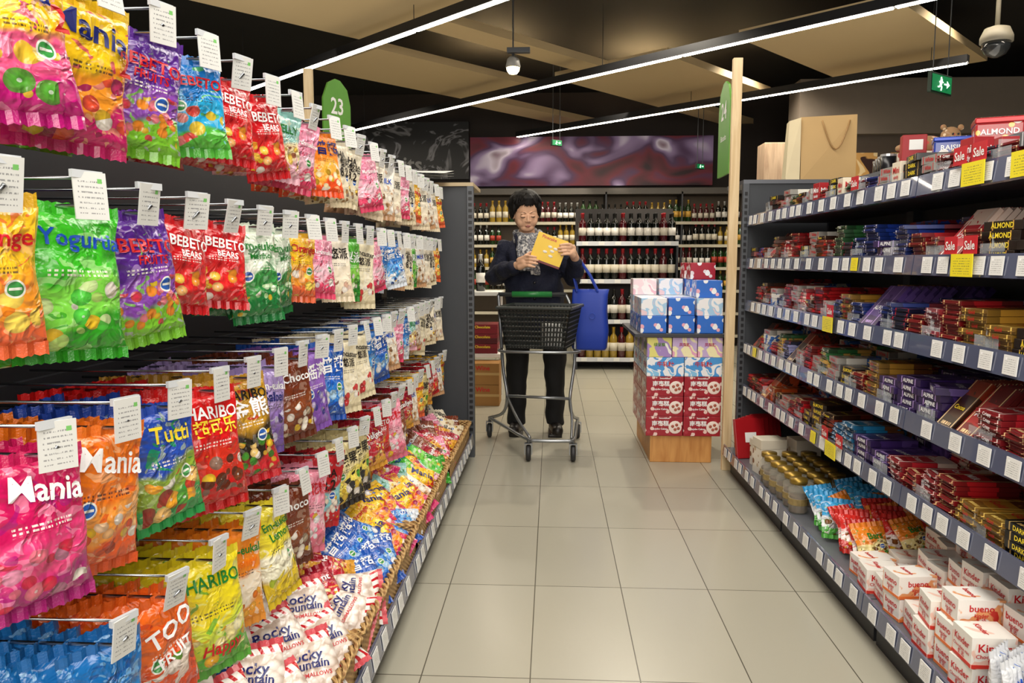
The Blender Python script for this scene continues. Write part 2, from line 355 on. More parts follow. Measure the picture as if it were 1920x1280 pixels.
# ---------------------------------------------------------------- shelving
RAIL=mat('#646a86',.2,.2,var=.25,sc=5,coat=.8); SHELFM=mat('#70737a',.4,.3); PANEL=mat('#43464b',.5,.2); DPAN=mat('#26272b',.55)
def tagmat(name,base='#ebebe8',corner='#7cc26a',ink='#9a9a9a',fx=26):
    q=NM(name); uv=q.co('Generated'); s=q.n('ShaderNodeSeparateXYZ'); q.L(uv,s.inputs[0]); y,z=s.outputs[1],s.outputs[2]
    rows=q.ma('LESS_THAN',q.ma('FRACT',q.ma('MULTIPLY',z,9.0)),.3)
    g=q.ma('GREATER_THAN',q.noise(q.map(uv,(1,fx,9)),1,0),.48)
    m=q.ma('MULTIPLY',q.ma('MULTIPLY',rows,g),q.ma('MULTIPLY',q.ma('LESS_THAN',z,.86),q.ma('GREATER_THAN',z,.12)))
    m=q.ma('MULTIPLY',m,q.ma('LESS_THAN',q.ma('ABSOLUTE',q.ma('SUBTRACT',y,.5)),.38))
    col=q.mix(m,hx(base),hx(ink))
    k=q.ma('MULTIPLY',q.ma('LESS_THAN',q.ma('ABSOLUTE',q.ma('SUBTRACT',z,.82)),.05),q.ma('LESS_THAN',q.ma('ABSOLUTE',q.ma('SUBTRACT',y,.8)),.07)); col=q.mix(k,col,hx(corner))
    return q.fin(col,.35)
TAGW=tagmat('price_card','#dededa'); TAGP=tagmat('shelf_price_card',corner='#ffffff'); TAGY=tagmat('yellow_price_card','#f2e02a','#f2e02a','#8a8040')
REDT=mat('#c8202c',.4)
tag_me=MB().box(-.0012,.0012,-.026,.026,-.022,.022).mesh('price_tag',[TAGP]); tag_ye=MB().box(-.0012,.0012,-.026,.026,-.022,.022).mesh('price_tag',[TAGY])
def link(name,me,parent,loc,rot=(0,0,0)):
    o=bpy.data.objects.new(name,me); C.objects.link(o); o.parent=parent; o.location=loc; o.rotation_euler=rot; return o
RZ=[.125,.455,.68,.905,1.125,1.345]
bays=[(1.3,2.23),(2.23,3.17),(3.17,4.1)]
bl=['nearest','middle','farthest']
for bi,(ya,yb) in enumerate(bays):
    t=empty('shelving_bay',(1.2,ya,0)); 
    def lx(x): return x-1.2
    W=yb-ya
    box(lx(1.46),lx(1.5),.0,W,0,1.5).build('back_panel',PANEL,t)
    box(lx(1.40),lx(1.72),.0,W,1.5,1.52).build('top_cap',SHELFM,t)
    box(lx(.97),lx(1.46),.01,W-.01,0.0,.085).build('kick_plate',mat('#2b2c30'),t)
    for s in(0,W-.03): box(lx(1.43),lx(1.46),s,s+.03,0,1.5).build('upright',MGREY,t)
    for i,z in enumerate(RZ):
        xf=.925 if i==0 else 1.018
        sh=box(lx(xf+.01),lx(1.46),.004,W-.004,z-.012,z+.012,b=.002).build('shelf',SHELFM,t)
        MB().poly([(lx(xf)+.0,.003,z-.028),(lx(xf)+.012,.003,z-.03),(lx(xf)+.012,.003,z+.028),(lx(xf)+.006,.003,z+.028)],W-.006,axis=Vector((0,1,0))).build('price_rail',RAIL,sh)
        y=.05+random.random()*.04
        while y<W-.04:
            ye=random.random()<.04
            link('price_tag',tag_ye if ye else tag_me,sh,(lx(xf)-.0005,y,z),(0,R(4),0)); y+=random.uniform(.075,.15)
    tag(t,'grey metal shelving bay of chocolate, %s of three on the right'%bl[bi],'shelving','right shelving bays')
sm=MB().box(-.001,.001,-.03,.03,-.022,.022).mesh('sale_card',[REDT])
stx=MB().text('Sale',.03,Matrix.Translation((-.002,0,-.002))@Matrix.Rotation(R(-90),4,'Z')@Matrix.Rotation(R(90),4,'X')).mesh('lettering',[WHITE])
for i,(px,lv,w) in enumerate([(1765,5,0),(1798,5,0),(1582,5,0),(1758,4,0),(1792,4,0),(1548,3,0),(1575,1,0),(1548,1,0)]):
    Y=1.015*F/(px-1035); o=link('sale_card',sm,None,(1.011,Y,RZ[lv]+.05)); link('lettering',stx,o,(0,0,0))
    tag(o,'red sale card on rail %d, %s sale card in camera order'%(6-lv,ORD[i]),'sign','red sale cards')
yc_me=MB().box(-.001,.001,-.05,.05,-.028,.028).mesh('yellow_price_card',[TAGY])
for i,(px,lv) in enumerate([(1780,4),(1880,5),(1790,5),(1545,3),(1560,1)]):
    Y=1.015*F/(px-1035); o=link('yellow_price_card',yc_me,None,(1.009,Y,RZ[lv]))
    tag(o,'wide yellow price card on rail %d from the top, right shelving, card %s'%(6-lv,ORD[i]),'price card','yellow price cards')
t=empty('end_shelving',(1.3,4.3,0))
MB().box(-.3,-.27,-.18,-.15,0,1.54).build('upright',MGREY,t)
MB().box(-.27,.7,-.17,-.15,0,1.54).build('side_panel',PANEL,t)
box(-.3,.7,-.18,.2,1.54,1.56).build('top_panel',SHELFM,t)
sl=MB()
for k in range(44): sl.box(-.292,-.278,-.183,-.18,.06+k*.033,.078+k*.033)
sl.build('slots',BLACK,t)
box(.66,.7,-.15,.2,0,1.54).build('back_panel',PANEL,t)
tag(t,'grey slotted end shelving behind the wooden post','shelving')
GREEN=mat('#5f9e3a',.4)
def post(x,y,z0,zt,label,sl_,txt,txt2,rz,dx,top,k=1.0):
    tag(box(-.024,.024,-.018,.018,z0,zt,b=.003).build('wooden_post',WOOD,loc=(x,y,0)),label,'post','aisle posts')
    t=empty('aisle_sign',(x+dx,y+.03,top),rz); t.scale=(1,k,1)
    out=[(-.006,0,-.5),(-.006,.27,-.5),(-.006,.27,-.14),(-.006,.24,-.05),(-.006,.17,-.005),(-.006,.12,0),(-.006,.05,-.03),(-.006,.0,-.12)]
    MB().poly(out,.012,axis=Vector((1,0,0))).build('panel',GREEN,t)
    m=MB()
    for sg in (1,-1):
        Rm=Matrix.Rotation(R(90*sg),4,'Z')@Matrix.Rotation(R(90),4,'X')
        m.text(txt,.13,Matrix.Translation((.008*sg,.135,-.16))@Rm); m.text(txt2,.042,Matrix.Translation((.008*sg,.135,-.3))@Rm)
    m.build('lettering',WHITE,t); tag(t,sl_,'aisle sign','green aisle signs')
post(.955,4.14,0,2.18,'tall pale wooden post at the end of the chocolate shelves','green aisle sign numbered 24 on the right wooden post','24','Biscuits',R(0),-.02,2.1)
post(-1.39,4.4,0,2.22,'pale wooden post behind the candy hooks','green aisle sign numbered 23 behind the candy hooks','23','Chocolate',R(-30),.07,2.19,.8)
lb=[(.5,1.44),(1.44,2.38),(2.38,3.32),(3.32,4.26)]
for bi,(ya,yb) in enumerate(lb):
    t=empty('hook_bay',(-.8,ya,0)); W=yb-ya
    box(-.2,-.16,0,W,0,1.56).build('back_panel',DPAN,t)
    for z in (1.49,1.21,.9,.6): box(-.16,-.145,0,W,z-.02,z+.02).build('crossbar',DGREY,t)
    box(-.16,.345,.003,W-.003,.10,.14).build('base_deck',SHELFM,t)
    box(-.16,.31,.003,W-.003,0,.1).build('kick_plate',mat('#2b2c30'),t)
    MB().poly([(.36,.003,.10),(.345,.003,.10),(.345,.003,.158),(.352,.003,.158)],W-.006,axis=Vector((0,1,0))).build('price_rail',RAIL,t)
    y=.06
    while y<W-.03: link('price_tag',tag_me,t,(.3585,y,.13),(0,R(-8),0)); y+=random.uniform(.09,.14)
    tag(t,'dark candy hook bay, %s from the camera on the left'%ORD[bi],'shelving','left hook bays')
t=empty('end_shelving',(-.6,4.36,0))
box(-.35,.15,-.01,.01,0,1.555).build('side_panel',PANEL,t)
box(.12,.155,-.03,.015,0,1.555).build('upright',MGREY,t)
box(-.35,.155,-.03,.4,1.555,1.575).build('top_panel',mat('#c9b48e'),t)
sl=MB()
for k in range(44): sl.box(.127,.147,-.033,-.03,.09+k*.033,.108+k*.033)
sl.build('slots',BLACK,t)
tag(t,'grey slotted end panel beyond the candy hooks','shelving')
for k in range(3):
    o=MB().add([(-.30+k*.02,-.5,.0+k*.012),(.0+k*.03,-.42,.0+k*.01),(.06,.0,.05+k*.015),(-.25,-.05,.05+k*.01)],[(0,1,2,3)]).build('leaflet',WHITE,loc=(-.62,4.4,1.567)); tag(o,'white printed leaflet on top of the candy shelving, %s of the fan'%ORD[k],'leaflet','fanned white leaflets')
# ---------------------------------------------------------------- candy bags
TC={'navy':'#16206e','red':'#c8141e','white':'#ffffff','green':'#1e7a2a','blue':'#1a4fb8','black':'#1a1414','yellow':'#ffe23a','pink':'#e0508a','purple':'#5a2a8c','orange':'#f07818'}
def tm(c): return mat(TC[c],.35,var=.02)
K={
'py':('pink and yellow fruit gummy','#f6c423','#ef5a8a','#c2187a','#ffd23a','#e04a90',.16,.23,[('2',.3,.35,.3,'red',0),('Mania',-.05,.16,.26,'navy',8)]),
'my':('yellow fruit gummy','#fcd022','#f59a2a','#d6246f','#f0583a','#e8407a',.175,.25,[('Mania',0,.17,.3,'navy',10),('2',.32,.36,.3,'red',0)]),
'bp':('purple berry gummy','#5a2a90','#8a4ab0','#7ac030','#e83a5a','#f59030',.155,.24,[('BEBETO',0,.24,.2,'red',5),('FRUITS',0,.36,.13,'red',3)]),
'bb':('blue gummy','#1a78c8','#2aa8dc','#58b840','#f04a4a','#ffd840',.13,.2,[('BEBETO',0,.24,.2,'red',3)]),
'br':('red gummy bear','#cf1a22','#e02a2a','#c8161e','#f59a2c','#ffd050',.145,.21,[('BEBETO',0,.24,.22,'white',3),('BEARS',0,.38,.13,'white',3)]),
'ps':('pastel striped jelly','#9fd8d0','#fbe8b4','#f5b8c8','#ffd85a','#e88a5a',.14,.2,[('JELLY',0,.25,.2,'green',0)]),
'pk':('pink marshmallow','#f59ab8','#f8c4d4','#e8486e','#fff0f4','#f06a90',.14,.22,[('Marshmallow',0,.28,.13,'white',0)]),
'oc':('orange chewy candy','#f58a1e','#f8b040','#e8501e','#fff0c0','#f0c020',.13,.22,[('普超',0,.24,.38,'navy',0)]),
'w8':('cream toffee','#f4ead2','#efe2c4','#e8d8b4','#6a4020','#b88a50',.13,.23,[('UHA',-.1,.18,.24,'black',0),('悠哈',.1,.32,.24,'black',0),('8.2',0,.48,.3,'black',0)]),
'cr':('cream paper','#f5ecd8','#f0e4cc','#ead8b8','#e8b8a0','#d89070',.13,.24,[('悠派',0,.26,.3,'black',0)]),
'gy':('bright green yogurt gummy','#3fc028','#7ed64a','#2f9a20','#c8f080','#58d048',.18,.26,[('Yogurtia',0,.2,.25,'blue',3)]),
'em':('green and white herbal drop','#e8f2e0','#3f9a4a','#1e7a3a','#b8e0a0','#2a8a3a',.14,.24,[('Em-eukal',0,.18,.2,'green',4),('Menthol',0,.3,.13,'green',0)]),
'og':('orange and yellow fruit chew','#f8c42a','#f59a28','#ef6a3a','#ff9020','#ffe060',.135,.22,[('Orange',0,.22,.22,'red',0)]),
'gr':('green apple candy','#58b83a','#8ad050','#2f8f2c','#f0ffd0','#70c848',.12,.24,[('梨派',0,.3,.32,'white',0)]),
'bl':('light blue milk candy','#2a7ad0','#5aa8e8','#e8f0fa','#ffffff','#2a60c0',.13,.23,[('普超',0,.24,.38,'white',0)]),
'wb':('white and beige nougat','#f2efe6','#e8dcc8','#c89a70','#fff8e8','#a87848',.13,.23,[('MILK',0,.25,.22,'blue',0)]),
'mp':('magenta berry gummy','#c8185a','#e0407a','#a81a70','#e02a48','#f8a0c0',.165,.24,[('Mania',.0,.2,.28,'white',8)]),
'mo':('orange peach gummy','#ef7a1e','#f8a040','#e8581a','#f8c080','#f04a20',.165,.26,[('Mania',0,.2,.32,'white',10)]),
'tf':('blue and green fruit mix','#2a50b8','#8aa83a','#1f9a48','#ffb030','#e03a30',.15,.26,[('Tutti',0,.2,.28,'yellow',6)]),
'hr':('red cola gummy','#d81a1a','#d0301e','#c01818','#5a2810','#7a3a18',.17,.27,[('HARIBO',0,.16,.27,'white',3),('超可乐',0,.3,.2,'yellow',0)]),
'hg':('black and gold gummy bear','#c8962a','#2a2014','#c8202a','#e8b83a','#48a838',.15,.27,[('HARIBO',0,.14,.24,'black',3),('金熊',0,.3,.32,'white',0)]),
'sa':('lilac herbal sage drop','#b8a0dc','#9a78c8','#7a58b0','#e8e0ff','#6a4aa0',.14,.25,[('Em-eukal',0,.18,.21,'white',4),('Salbei',0,.32,.24,'navy',4)]),
'bn':('brown chocolate marshmallow','#7a3418','#8a4420','#6a2c14','#fff4e4','#e8d0b0',.135,.26,[('Choco',0,.2,.24,'white',0)]),
'pb':('purple blueberry','#9a6ac8','#6a48a8','#8a58b8','#3a3a90','#d8c8f0',.13,.26,[('摇滚',0,.25,.36,'white',0)]),
'bu':('blue soda','#1c5cc0','#2a80dc','#1850b0','#b8e0ff','#ffffff',.14,.26,[('普超',0,.26,.42,'white',-8)]),
'lc':('cream strawberry milk','#efe4c4','#f0e6ca','#eadcb6','#e0303a','#d8202a',.15,.27,[('Loncaster',0,.18,.18,'black',8),('悠派',0,.32,.2,'black',5)]),
'bf':('blue foil wrapped','#1c6ab0','#2a8ad0','#154a90','#80c8f0','#1c5ca8',.14,.22,[]),
'to':('orange chew roll','#f06a1e','#e8501a','#e04818','#fff0e0','#b82a10',.15,.26,[('TOO',0,.25,.42,'white',-10),('FRUIT',0,.5,.2,'white',-10)]),
'hy':('yellow lemon gummy','#e8d422','#c8d840','#58a838','#f8e8a0','#f0b020',.18,.28,[('HARIBO',0,.16,.26,'green',4),('Happy',0,.8,.2,'red',5)]),
'ho':('orange honey drop','#f28a1e','#f8e8d0','#f09a30','#f5b040','#e87818',.135,.26,[('Em-eukal',0,.18,.2,'green',3),('Honey',0,.32,.2,'orange',0)]),
'ey':('yellow lemon drop','#f4e23a','#f8f4d8','#e8c820','#f8e020','#b8d030',.135,.27,[('Em-eukal',0,.18,.2,'green',3),('Lemon',0,.3,.2,'green',0)]),
'pc':('pink strawberry marshmallow','#f29ab0','#f5b4c4','#e87890','#ffffff','#f06080',.155,.28,[('棉花糖',0,.22,.26,'red',0)]),
'b8':('red and blue milk candy','#c8202a','#8ad0d8','#c82028','#fff4e0','#3a90b0',.14,.26,[('UHA',-.05,.24,.24,'black',0),('8.2',0,.42,.32,'black',0)]),
'yb':('yellow and black candy','#e8d8a0','#f0dc60','#2a2018','#f0c840','#303030',.14,.25,[('榛果',0,.28,.3,'black',0)]),
'rm':('red-striped marshmallow','#f4eee4','#f8f0e8','#f0e8e0','#ffffff','#fbe4dc',.19,.25,[('Rocky',-.06,.32,.22,'navy',12),('Mountain',-.06,.46,.18,'navy',12),('MARSHMALLOWS',-.06,.6,.08,'red',12)]),
'rd':('crimson dried fruit','#a8142c','#c8283c','#e8a838','#f0d060','#c01828',.16,.22,[('Delight',0,.3,.2,'white',0)]),
'kl':('blue and green bar','#3aa0d8','#f0f4f8','#58b048','#7a4a20','#ffffff',.13,.18,[('Bars',0,.3,.25,'white',0)]),
'kr':('red and white bar','#d8302a','#f4f0ea','#c82a24','#8a5a30','#f0c070',.13,.18,[('kinder',0,.3,.25,'white',0)]),
'ko':('orange and green bar','#f08a2a','#f8e8a0','#3f9a3a','#7a4a20','#f0c070',.13,.18,[('Bars',0,.3,.25,'green',0)]),
'bw':('white and blue milk stick','#f2f4f8','#dce6f4','#2a60b8','#ffffff','#8a4a28',.1,.19,[('Milk',0,.3,.3,'blue',0)]),
}
MATTE=('cr','w8','lc','wb','oc','b8','pb','ho')
BAG={}
def marshmat():
    q=NM('marshmallow_film'); uv=q.n('ShaderNodeUVMap').outputs[0]; s=q.n('ShaderNodeSeparateXYZ'); q.L(uv,s.inputs[0]); u,v=s.outputs[0],s.outputs[1]
    uvm=q.map(uv,(1,1.4,1)); vo=q.vor(uvm,6); d=vo.outputs['Distance']
    col=q.ramp(d,[(0,hx('#fffaf4')),(.4,hx('#f6ece2')),(.7,hx('#d0bcac'))])
    st=q.ma('GREATER_THAN',q.ma('FRACT',q.ma('MULTIPLY',q.ma('ADD',u,q.ma('MULTIPLY',v,.45)),7.0)),.62)
    b=q.ma('ADD',q.ma('GREATER_THAN',v,.86),q.ma('LESS_THAN',v,q.ma('ADD',.06,q.ma('MULTIPLY',u,.12))),clamp=True)
    col=q.mix(b,col,q.mix(st,hx('#fbf6f0'),hx('#c8202c')))
    du=q.ma('SUBTRACT',u,.16);dv=q.ma('MULTIPLY',q.ma('SUBTRACT',v,.74),1.4); rr=q.ma('SQRT',q.ma('ADD',q.ma('MULTIPLY',du,du),q.ma('MULTIPLY',dv,dv)))
    col=q.mix(q.ma('LESS_THAN',rr,.08),col,hx('#2a60b8'))
    h=q.ma('ADD',q.ma('MULTIPLY',d,-1.6),q.ma('MULTIPLY',q.noise(q.co(),50,2,.6),.6)); q.bump(h,.5,.007)
    return q.fin(col,.18,0,.6)
def make_bag(key):
    d,top,mid,bot,ca,cb,w,h,tx=K[key]; w*=.92; h*=.84; T=w*(.11 if key in MATTE else .15 if key!='rm' else .2); sh=.016
    keys=list(K); sd=keys.index(key)
    m=marshmat() if key=='rm' else bagmat('candy_film_'+key,top,mid,bot,ca,cb,hi=.45 if key not in('em','lc','cr','w8','ho','ey') else .3,sc=(4.2,5.5,7)[sd%3],seed=sd,matte=key in MATTE)
    hb=h-2*sh; cr_=.5 if key in MATTE or key=='rm' else 1
    def thick(u,v): 
        e=(max(0,math.sin(PI*u))**.5)*(max(0,math.sin(PI*v))**.42)
        r=noise.noise(Vector((u*3.2+sd,v*4.2,0))); r2=1-abs(noise.noise(Vector((u*5.5+sd*2,v*7.5,3))))*2
        r3=1-abs(noise.noise(Vector((u*9+sd*3,v*4,9))))*2
        edge=1-e
        return T*e*(1+cr_*(.38*r+.2*r2))+T*.16*cr_*r3*(edge*.7+.2)*min(1,e*4)
    def px(u,v): return (u-.5)*w*(1-.09*math.sin(PI*v)+.025*math.sin(9*v+sd))
    nu,nv=20,28; vs=[];fs=[];uvv=[]
    for side in(1,-1):
        off=len(vs)
        for j in range(nv+1):
            for i in range(nu+1):
                u=i/nu;v=j/nv
                cr=.0025*math.sin(u*38+sd)*(1-math.sin(PI*v))**2
                vs.append((px(u,v),-side*thick(u,v)+cr,-sh-hb*(1-v))); uvv.append((u,v))
        for j in range(nv):
            for i in range(nu):
                a=off+j*(nu+1)+i; f=(a,a+1,a+nu+2,a+nu+1)
                fs.append(f if side==1 else f[::-1])
    me=bpy.data.meshes.new('candy_bag'); me.from_pydata(vs,[],fs); me.materials.append(m)
    ul=me.uv_layers.new(name='UVMap')
    for l in me.loops: ul.data[l.index].uv=uvv[l.vertex_index]
    me.polygons.foreach_set('use_smooth',[True]*len(fs)); me.update()
    o=bpy.data.objects.new('candy_bag',me); C.objects.link(o)
    for nm,z0,z1,c in(('header_seal',0,-sh-.001,top),('bottom_seal',-h+sh+.001,-h,bot)):
        s=MB(); n=26; vs=[];fs=[]
        for i in range(n+1):
            u=i/n; x=(u-.5)*w; y=.0028*math.sin(u*38+sd); zz=.0022*(i%2)
            e0=z0-(zz if nm=='header_seal' else 0); e1=z1+(zz if nm!='header_seal' else 0)
            vs+=[(x,y-.0005,e0),(x,y-.0005,e1),(x,y+.0005,e0),(x,y+.0005,e1)]
        for i in range(n):
            a=4*i; fs+=[(a,a+1,a+5,a+4),(a+2,a+6,a+7,a+3)]
        s.add(vs,fs); k=s.build(nm,mat(c if key!='rm' else '#d8505a',.3,var=.25,sc=80,bs=.5,coat=.3)); kid(o,k)
    if tx:
        s=MB(); cols=[]
        for (t,cx,cz,sz,c,rot) in tx:
            if c not in cols: cols.append(c)
            M=Matrix.Translation(((cx+.06)*w,0,-sh-hb*cz))@Matrix.Rotation(R(rot),4,'Y')@Matrix.Rotation(R(90),4,'X')
            def pr(v):
                u=v.x/w+.5; vv=1+(v.z+sh)/hb; u=min(.97,max(.03,u)); vv=min(.98,max(.02,vv))
                return Vector((v.x,-thick(u,vv)-.0024,v.z))
            s.text(t,sz*w*1.0,M,cols.index(c),pr,fit=w*(.7-abs(cx)))
        k=s.build('lettering',[tm(c) for c in cols]); kid(o,k)
    BAG[key]=o; return o
BSPEC=[]
def bag(key,M,label,group,letters=True,vis=1.0):
    if key not in BAG: make_bag(key)
    d=(M.translation-Vector((0,0,CH))).length
    BSPEC.append((vis/d**2,key,M,label,group,letters))
def tree_items(o,M,skip=()):
    out=[(o.data,M)]
    for ch in KIDS.get(o.name,()):
        if ch.name.split('.')[0] in skip: continue
        out.append((ch.data,M@ch.matrix_basis))
    return out
def flush_bags(limit=295):
    BSPEC.sort(key=lambda s:-s[0]); used=set(); items=[]
    order=BSPEC[:limit]; rest=BSPEC[limit:]
    have={s[1] for s in order}
    for sc,key,M,label,group,lt in order:
        src=BAG[key]; sk=() if lt else ('lettering','bottom_seal')
        if key in used: o=copytree(src,skip=sk)
        else: used.add(key); o=src
        o.matrix_world=M; tag(o,label,'candy bag',group)
    for sc,key,M,label,group,lt in rest:
        items+=tree_items(BAG[key],M,() if lt else ('lettering','bottom_seal'))
    if items: tag(joined('candy_bag_mass',items),'remaining candy bags packed behind and beyond the nearest ones','candy bags',kind='stuff')
    for k,o in list(BAG.items()):
        if k not in have:
            for ch in KIDS.get(o.name,()): bpy.data.objects.remove(ch)
            bpy.data.objects.remove(o)
rows={
'top':(1.478,['py','my','bp','bb','br','br','ps','pk','oc','w8','w8','pk','cr','wb','cr','pk','w8','og','cr','wb','cr','og'],4,.86),
'second':(1.205,['og','gy','bp','br','br','em','em','og','pk','cr','gr','lc','pk','bl','bl','wb','w8','gr','wb','cr','w8','og'],4,.8),
'third':(.905,['mp','mo','tf','hr','hg','sa','bn','pb','bu','lc','lc','bl','bu','wb','pk','bl','ps','wb','lc','w8','wb','cr'],5,.86),
'lowest':(.605,['bf','to','hy','ho','ey','bn','pc','b8','yb','yb','rd','br','pc','bn','rd','wb','og','yb','rd','br','wb','og'],5,.98)}
wire=MB().tube([(-.34,0,0),(0,0,0),(.012,0,.012)],.0028,seg=6).tube([(-.34,0,.035),(.0,0,.035)],.0022,seg=6).mesh('display_hook',[CHROME],True)
card=MB().box(-.001,.001,-.0215,.0215,-.06,.0,b=0).mesh('price_card',[TAGW])
clip=MB().box(-.003,.003,-.0215,.0215,-.004,.006).mesh('card_clip',[mat('#d8dce0',.2)])
for rn,(z,ks,dep,y0) in rows.items():
    for i in range(22):
        y=y0+.151*i; k=ks[i]
        h=link('display_hook',wire,None,(-.598,y,z)); link('price_card',card,h,(.012,0,.042),(0,R(random.uniform(-10,14)),R(random.uniform(-36,-6)))); link('card_clip',clip,h,(.009,0,.038),(0,0,R(-20)))
        tag(h,'chrome display hook with white price card, %s from camera in %s hook row'%(ORD[i],rn),'display hook','candy display hooks')
        n=dep+random.choice((-1,0,0,1))
        if rn in('third','lowest') and i<9: n+=1
        yaw=R(random.uniform(54,72)); 
        for j in range(n):
            M=Matrix.Translation((-.626-j*.042,y+random.uniform(-.006,.006),z-.006))@Matrix.Rotation(yaw+R(random.uniform(-10,10)),4,'Z')@Matrix.Rotation(R(random.uniform(-10,4)),4,'X')@Matrix.Rotation(R(random.uniform(-9,9)),4,'Y')@Matrix.Scale(random.uniform(.93,1.04),4)@Matrix.Translation((0,0,.012))
            pos='front one' if j==0 else ORD[j]+' one'
            bag(k,M,'%s bag, %s on %s hook of %s row'%(K[k][0],pos,ORD[i],rn),'bags hanging in the %s hook row'%rn,letters=(j==0),vis=(1,.35,.2)[j] if j<3 else .1)
q=NM('wicker'); ob=q.co(); s=q.n('ShaderNodeSeparateXYZ'); q.L(ob,s.inputs[0])
w1=q.ma('SINE',q.ma('MULTIPLY',s.outputs[2],420)); w2=q.ma('SINE',q.ma('MULTIPLY',q.ma('ADD',s.outputs[1],s.outputs[0]),260)); ww=q.ma('MULTIPLY',w1,w2)
col=q.mix(q.ma('ADD',q.ma('MULTIPLY',ww,.5),.5),hx('#94683a'),hx('#dcb676')); q.bump(ww,.8,.004); WICK=q.fin(col,.6)
for i,(ya,yb) in enumerate([(1.0,1.72),(1.75,2.5),(2.53,3.3),(3.36,4.2)]):
    t=empty('wicker_tray',(-.7,ya,.141)); W=yb-ya; x0,x1=-.23,.24
    m=MB().box(x0,x1,0,W,0,.008)
    for a in((x1-.008,x1,0,W),(x0,x0+.008,0,W),(x0,x1,0,.008),(x0,x1,W-.008,W)): m.box(a[0],a[1],a[2],a[3],.008,.09)
    m.build('body',WICK,t)
    m=MB()
    for ph in(0,2.1,4.2):
        pts=[]; per=[(x0,0),(x1,0),(x1,W),(x0,W)]
        for s_ in range(4):
            a=Vector(per[s_]);b=Vector(per[(s_+1)%4]); L=(b-a).length; nn=int(L/.012)
            for k in range(nn):
                p=a+(b-a)*k/nn; qn=ph+k*.75; pts.append((p.x+.008*math.cos(qn),p.y+.005*math.cos(qn),.093+.008*math.sin(qn)))
        m.tube(pts,.006,seg=5,closed=True)
    m.build('braided_rim',WICK,t,smooth=True)
    tag(t,'pale honey wicker tray with braided rim, %s from the camera'%ORD[i],'wicker tray','wicker trays on the base deck')
pn={0:['rm'],1:['rm','rd','rd','bu'],2:['og','my','bu','bl'],3:['ps','gy','my','wb','og'],4:['rd','bn','pk','w8']}
y=1.12; yi=0
while y<4.12:
    zone=0 if y<1.82 else 1 if y<2.12 else 2 if y<2.7 else 3 if y<3.35 else 4
    for c,(x,z) in enumerate([(-.54,.222),(-.61,.27),(-.70,.31),(-.80,.345)]):
        yy=y+random.uniform(-.02,.02)+c*.03
        if (3.26<yy<3.40): continue
        kk=random.choice(pn[zone])
        if c<=1 and 2.0<y<2.3: kk='bu'
        if c==1 and 1.82<y<2.0: kk='rd'
        n=Vector((random.uniform(.2,.7),random.uniform(-.75,-.3),random.uniform(.6,.9))).normalized()
        rr=38
        if zone==0: n=Vector((random.uniform(.2,.4),random.uniform(-.75,-.6),random.uniform(.7,.85))).normalized(); rr=16
        up=Vector((-.5,random.uniform(-.3,.5),.6)) if zone else Vector((-.55,.5,.6)); up=(up-n*up.dot(n)).normalized()
        ly=-n; lz=up; lx_=ly.cross(lz)
        Mr=Matrix(((lx_.x,ly.x,lz.x,0),(lx_.y,ly.y,lz.y,0),(lx_.z,ly.z,lz.z,0),(0,0,0,1)))
        if kk not in BAG: make_bag(kk)
        h=K[kk][7]*.84
        M=Matrix.Translation((x,yy,z))@Mr@Matrix.Rotation(R(random.uniform(-rr,rr)),4,'Y')@Matrix.Scale(.88,4)@Matrix.Translation((0,0,h/2))
        bag(kk,M,'%s bag in wicker tray, %s column, %s from camera'%(K[kk][0],('front','second','third','rear')[c],ORD[yi]),'bags piled in the wicker trays',vis=(1,.8,.5,.25)[c])
    y+=.15 if zone==0 else .105; yi+=1
# ---------------------------------------------------------------- chocolate goods
G={
'rb':('flat red chocolate bar','#b81820','#f0d8a0','#6a1414',.085,.16,.012,'Milk','white'),
'bb':('flat blue chocolate bar','#1c3c9c','#e8e4f0','#8a1428',.085,.16,.012,'Milk','white'),
'pu':('flat purple chocolate box','#4a2f78','#b89ad8','#6e50a0',.12,.16,.02,'ALPINE','white'),
'dk':('dark brown almond chocolate box','#24100c','#c89a4a','#7a2418',.13,.16,.022,'ALMOND','yellow'),
'go':('gold foil chocolate bar','#b8862c','#f0d070','#6a3a10',.1,.16,.016,'Gold','red'),
'wh':('white chocolate box','#e4e0d6','#c8202a','#3a6ab0',.09,.155,.022,'White','red'),
'nv':('navy chocolate bar','#1a2048','#c8203a','#8a8ab8',.08,.155,.012,'Dark','white'),
'br':('brown chocolate bar','#40200f','#e0c090','#8a3018',.08,.155,.015,'Cocoa','yellow'),
'gn':('green nut chocolate bar','#2a6a34','#f0ead0','#b89040',.085,.155,.013,'Nuts','white'),
'or':('orange chocolate pack','#cc501a','#f8e0a0','#5a2410',.095,.155,.018,'Orange','white'),
'lb':('light blue milk chocolate bar','#2a90c8','#f0f4f8','#7a4a20',.1,.16,.014,'Milk','white'),
'pk':('bright red crispy chocolate bar','#c82834','#f4e8e0','#f0d8c8',.095,.16,.014,'Crispy','white'),
'bk':('black chocolate box','#121012','#b8985a','#4a1414',.1,.16,.02,'DARK','yellow'),
'kd':('white and red milk chocolate box','#f2eee6','#f0c8b8','#d8362a',.085,.1,.075,'Kinder','red'),
'kb':('white hazelnut bar carton','#f4f0ea','#e8a06a','#c83028',.08,.11,.065,'bueno','red'),
'sv':('silver wrapped sweets pack','#8c8c90','#d0d0d4','#4a4a50',.09,.12,.03,'','white'),
'ub':('small upright cream and red tin','#e8dcc4','#a82428','#c89a4a',.06,.06,.075,'Mini','red'),
'ur':('small upright red box','#a81c24','#e8c868','#f0e8e0',.06,.05,.085,'Mini','white'),
}
GM={};GSPEC=[]
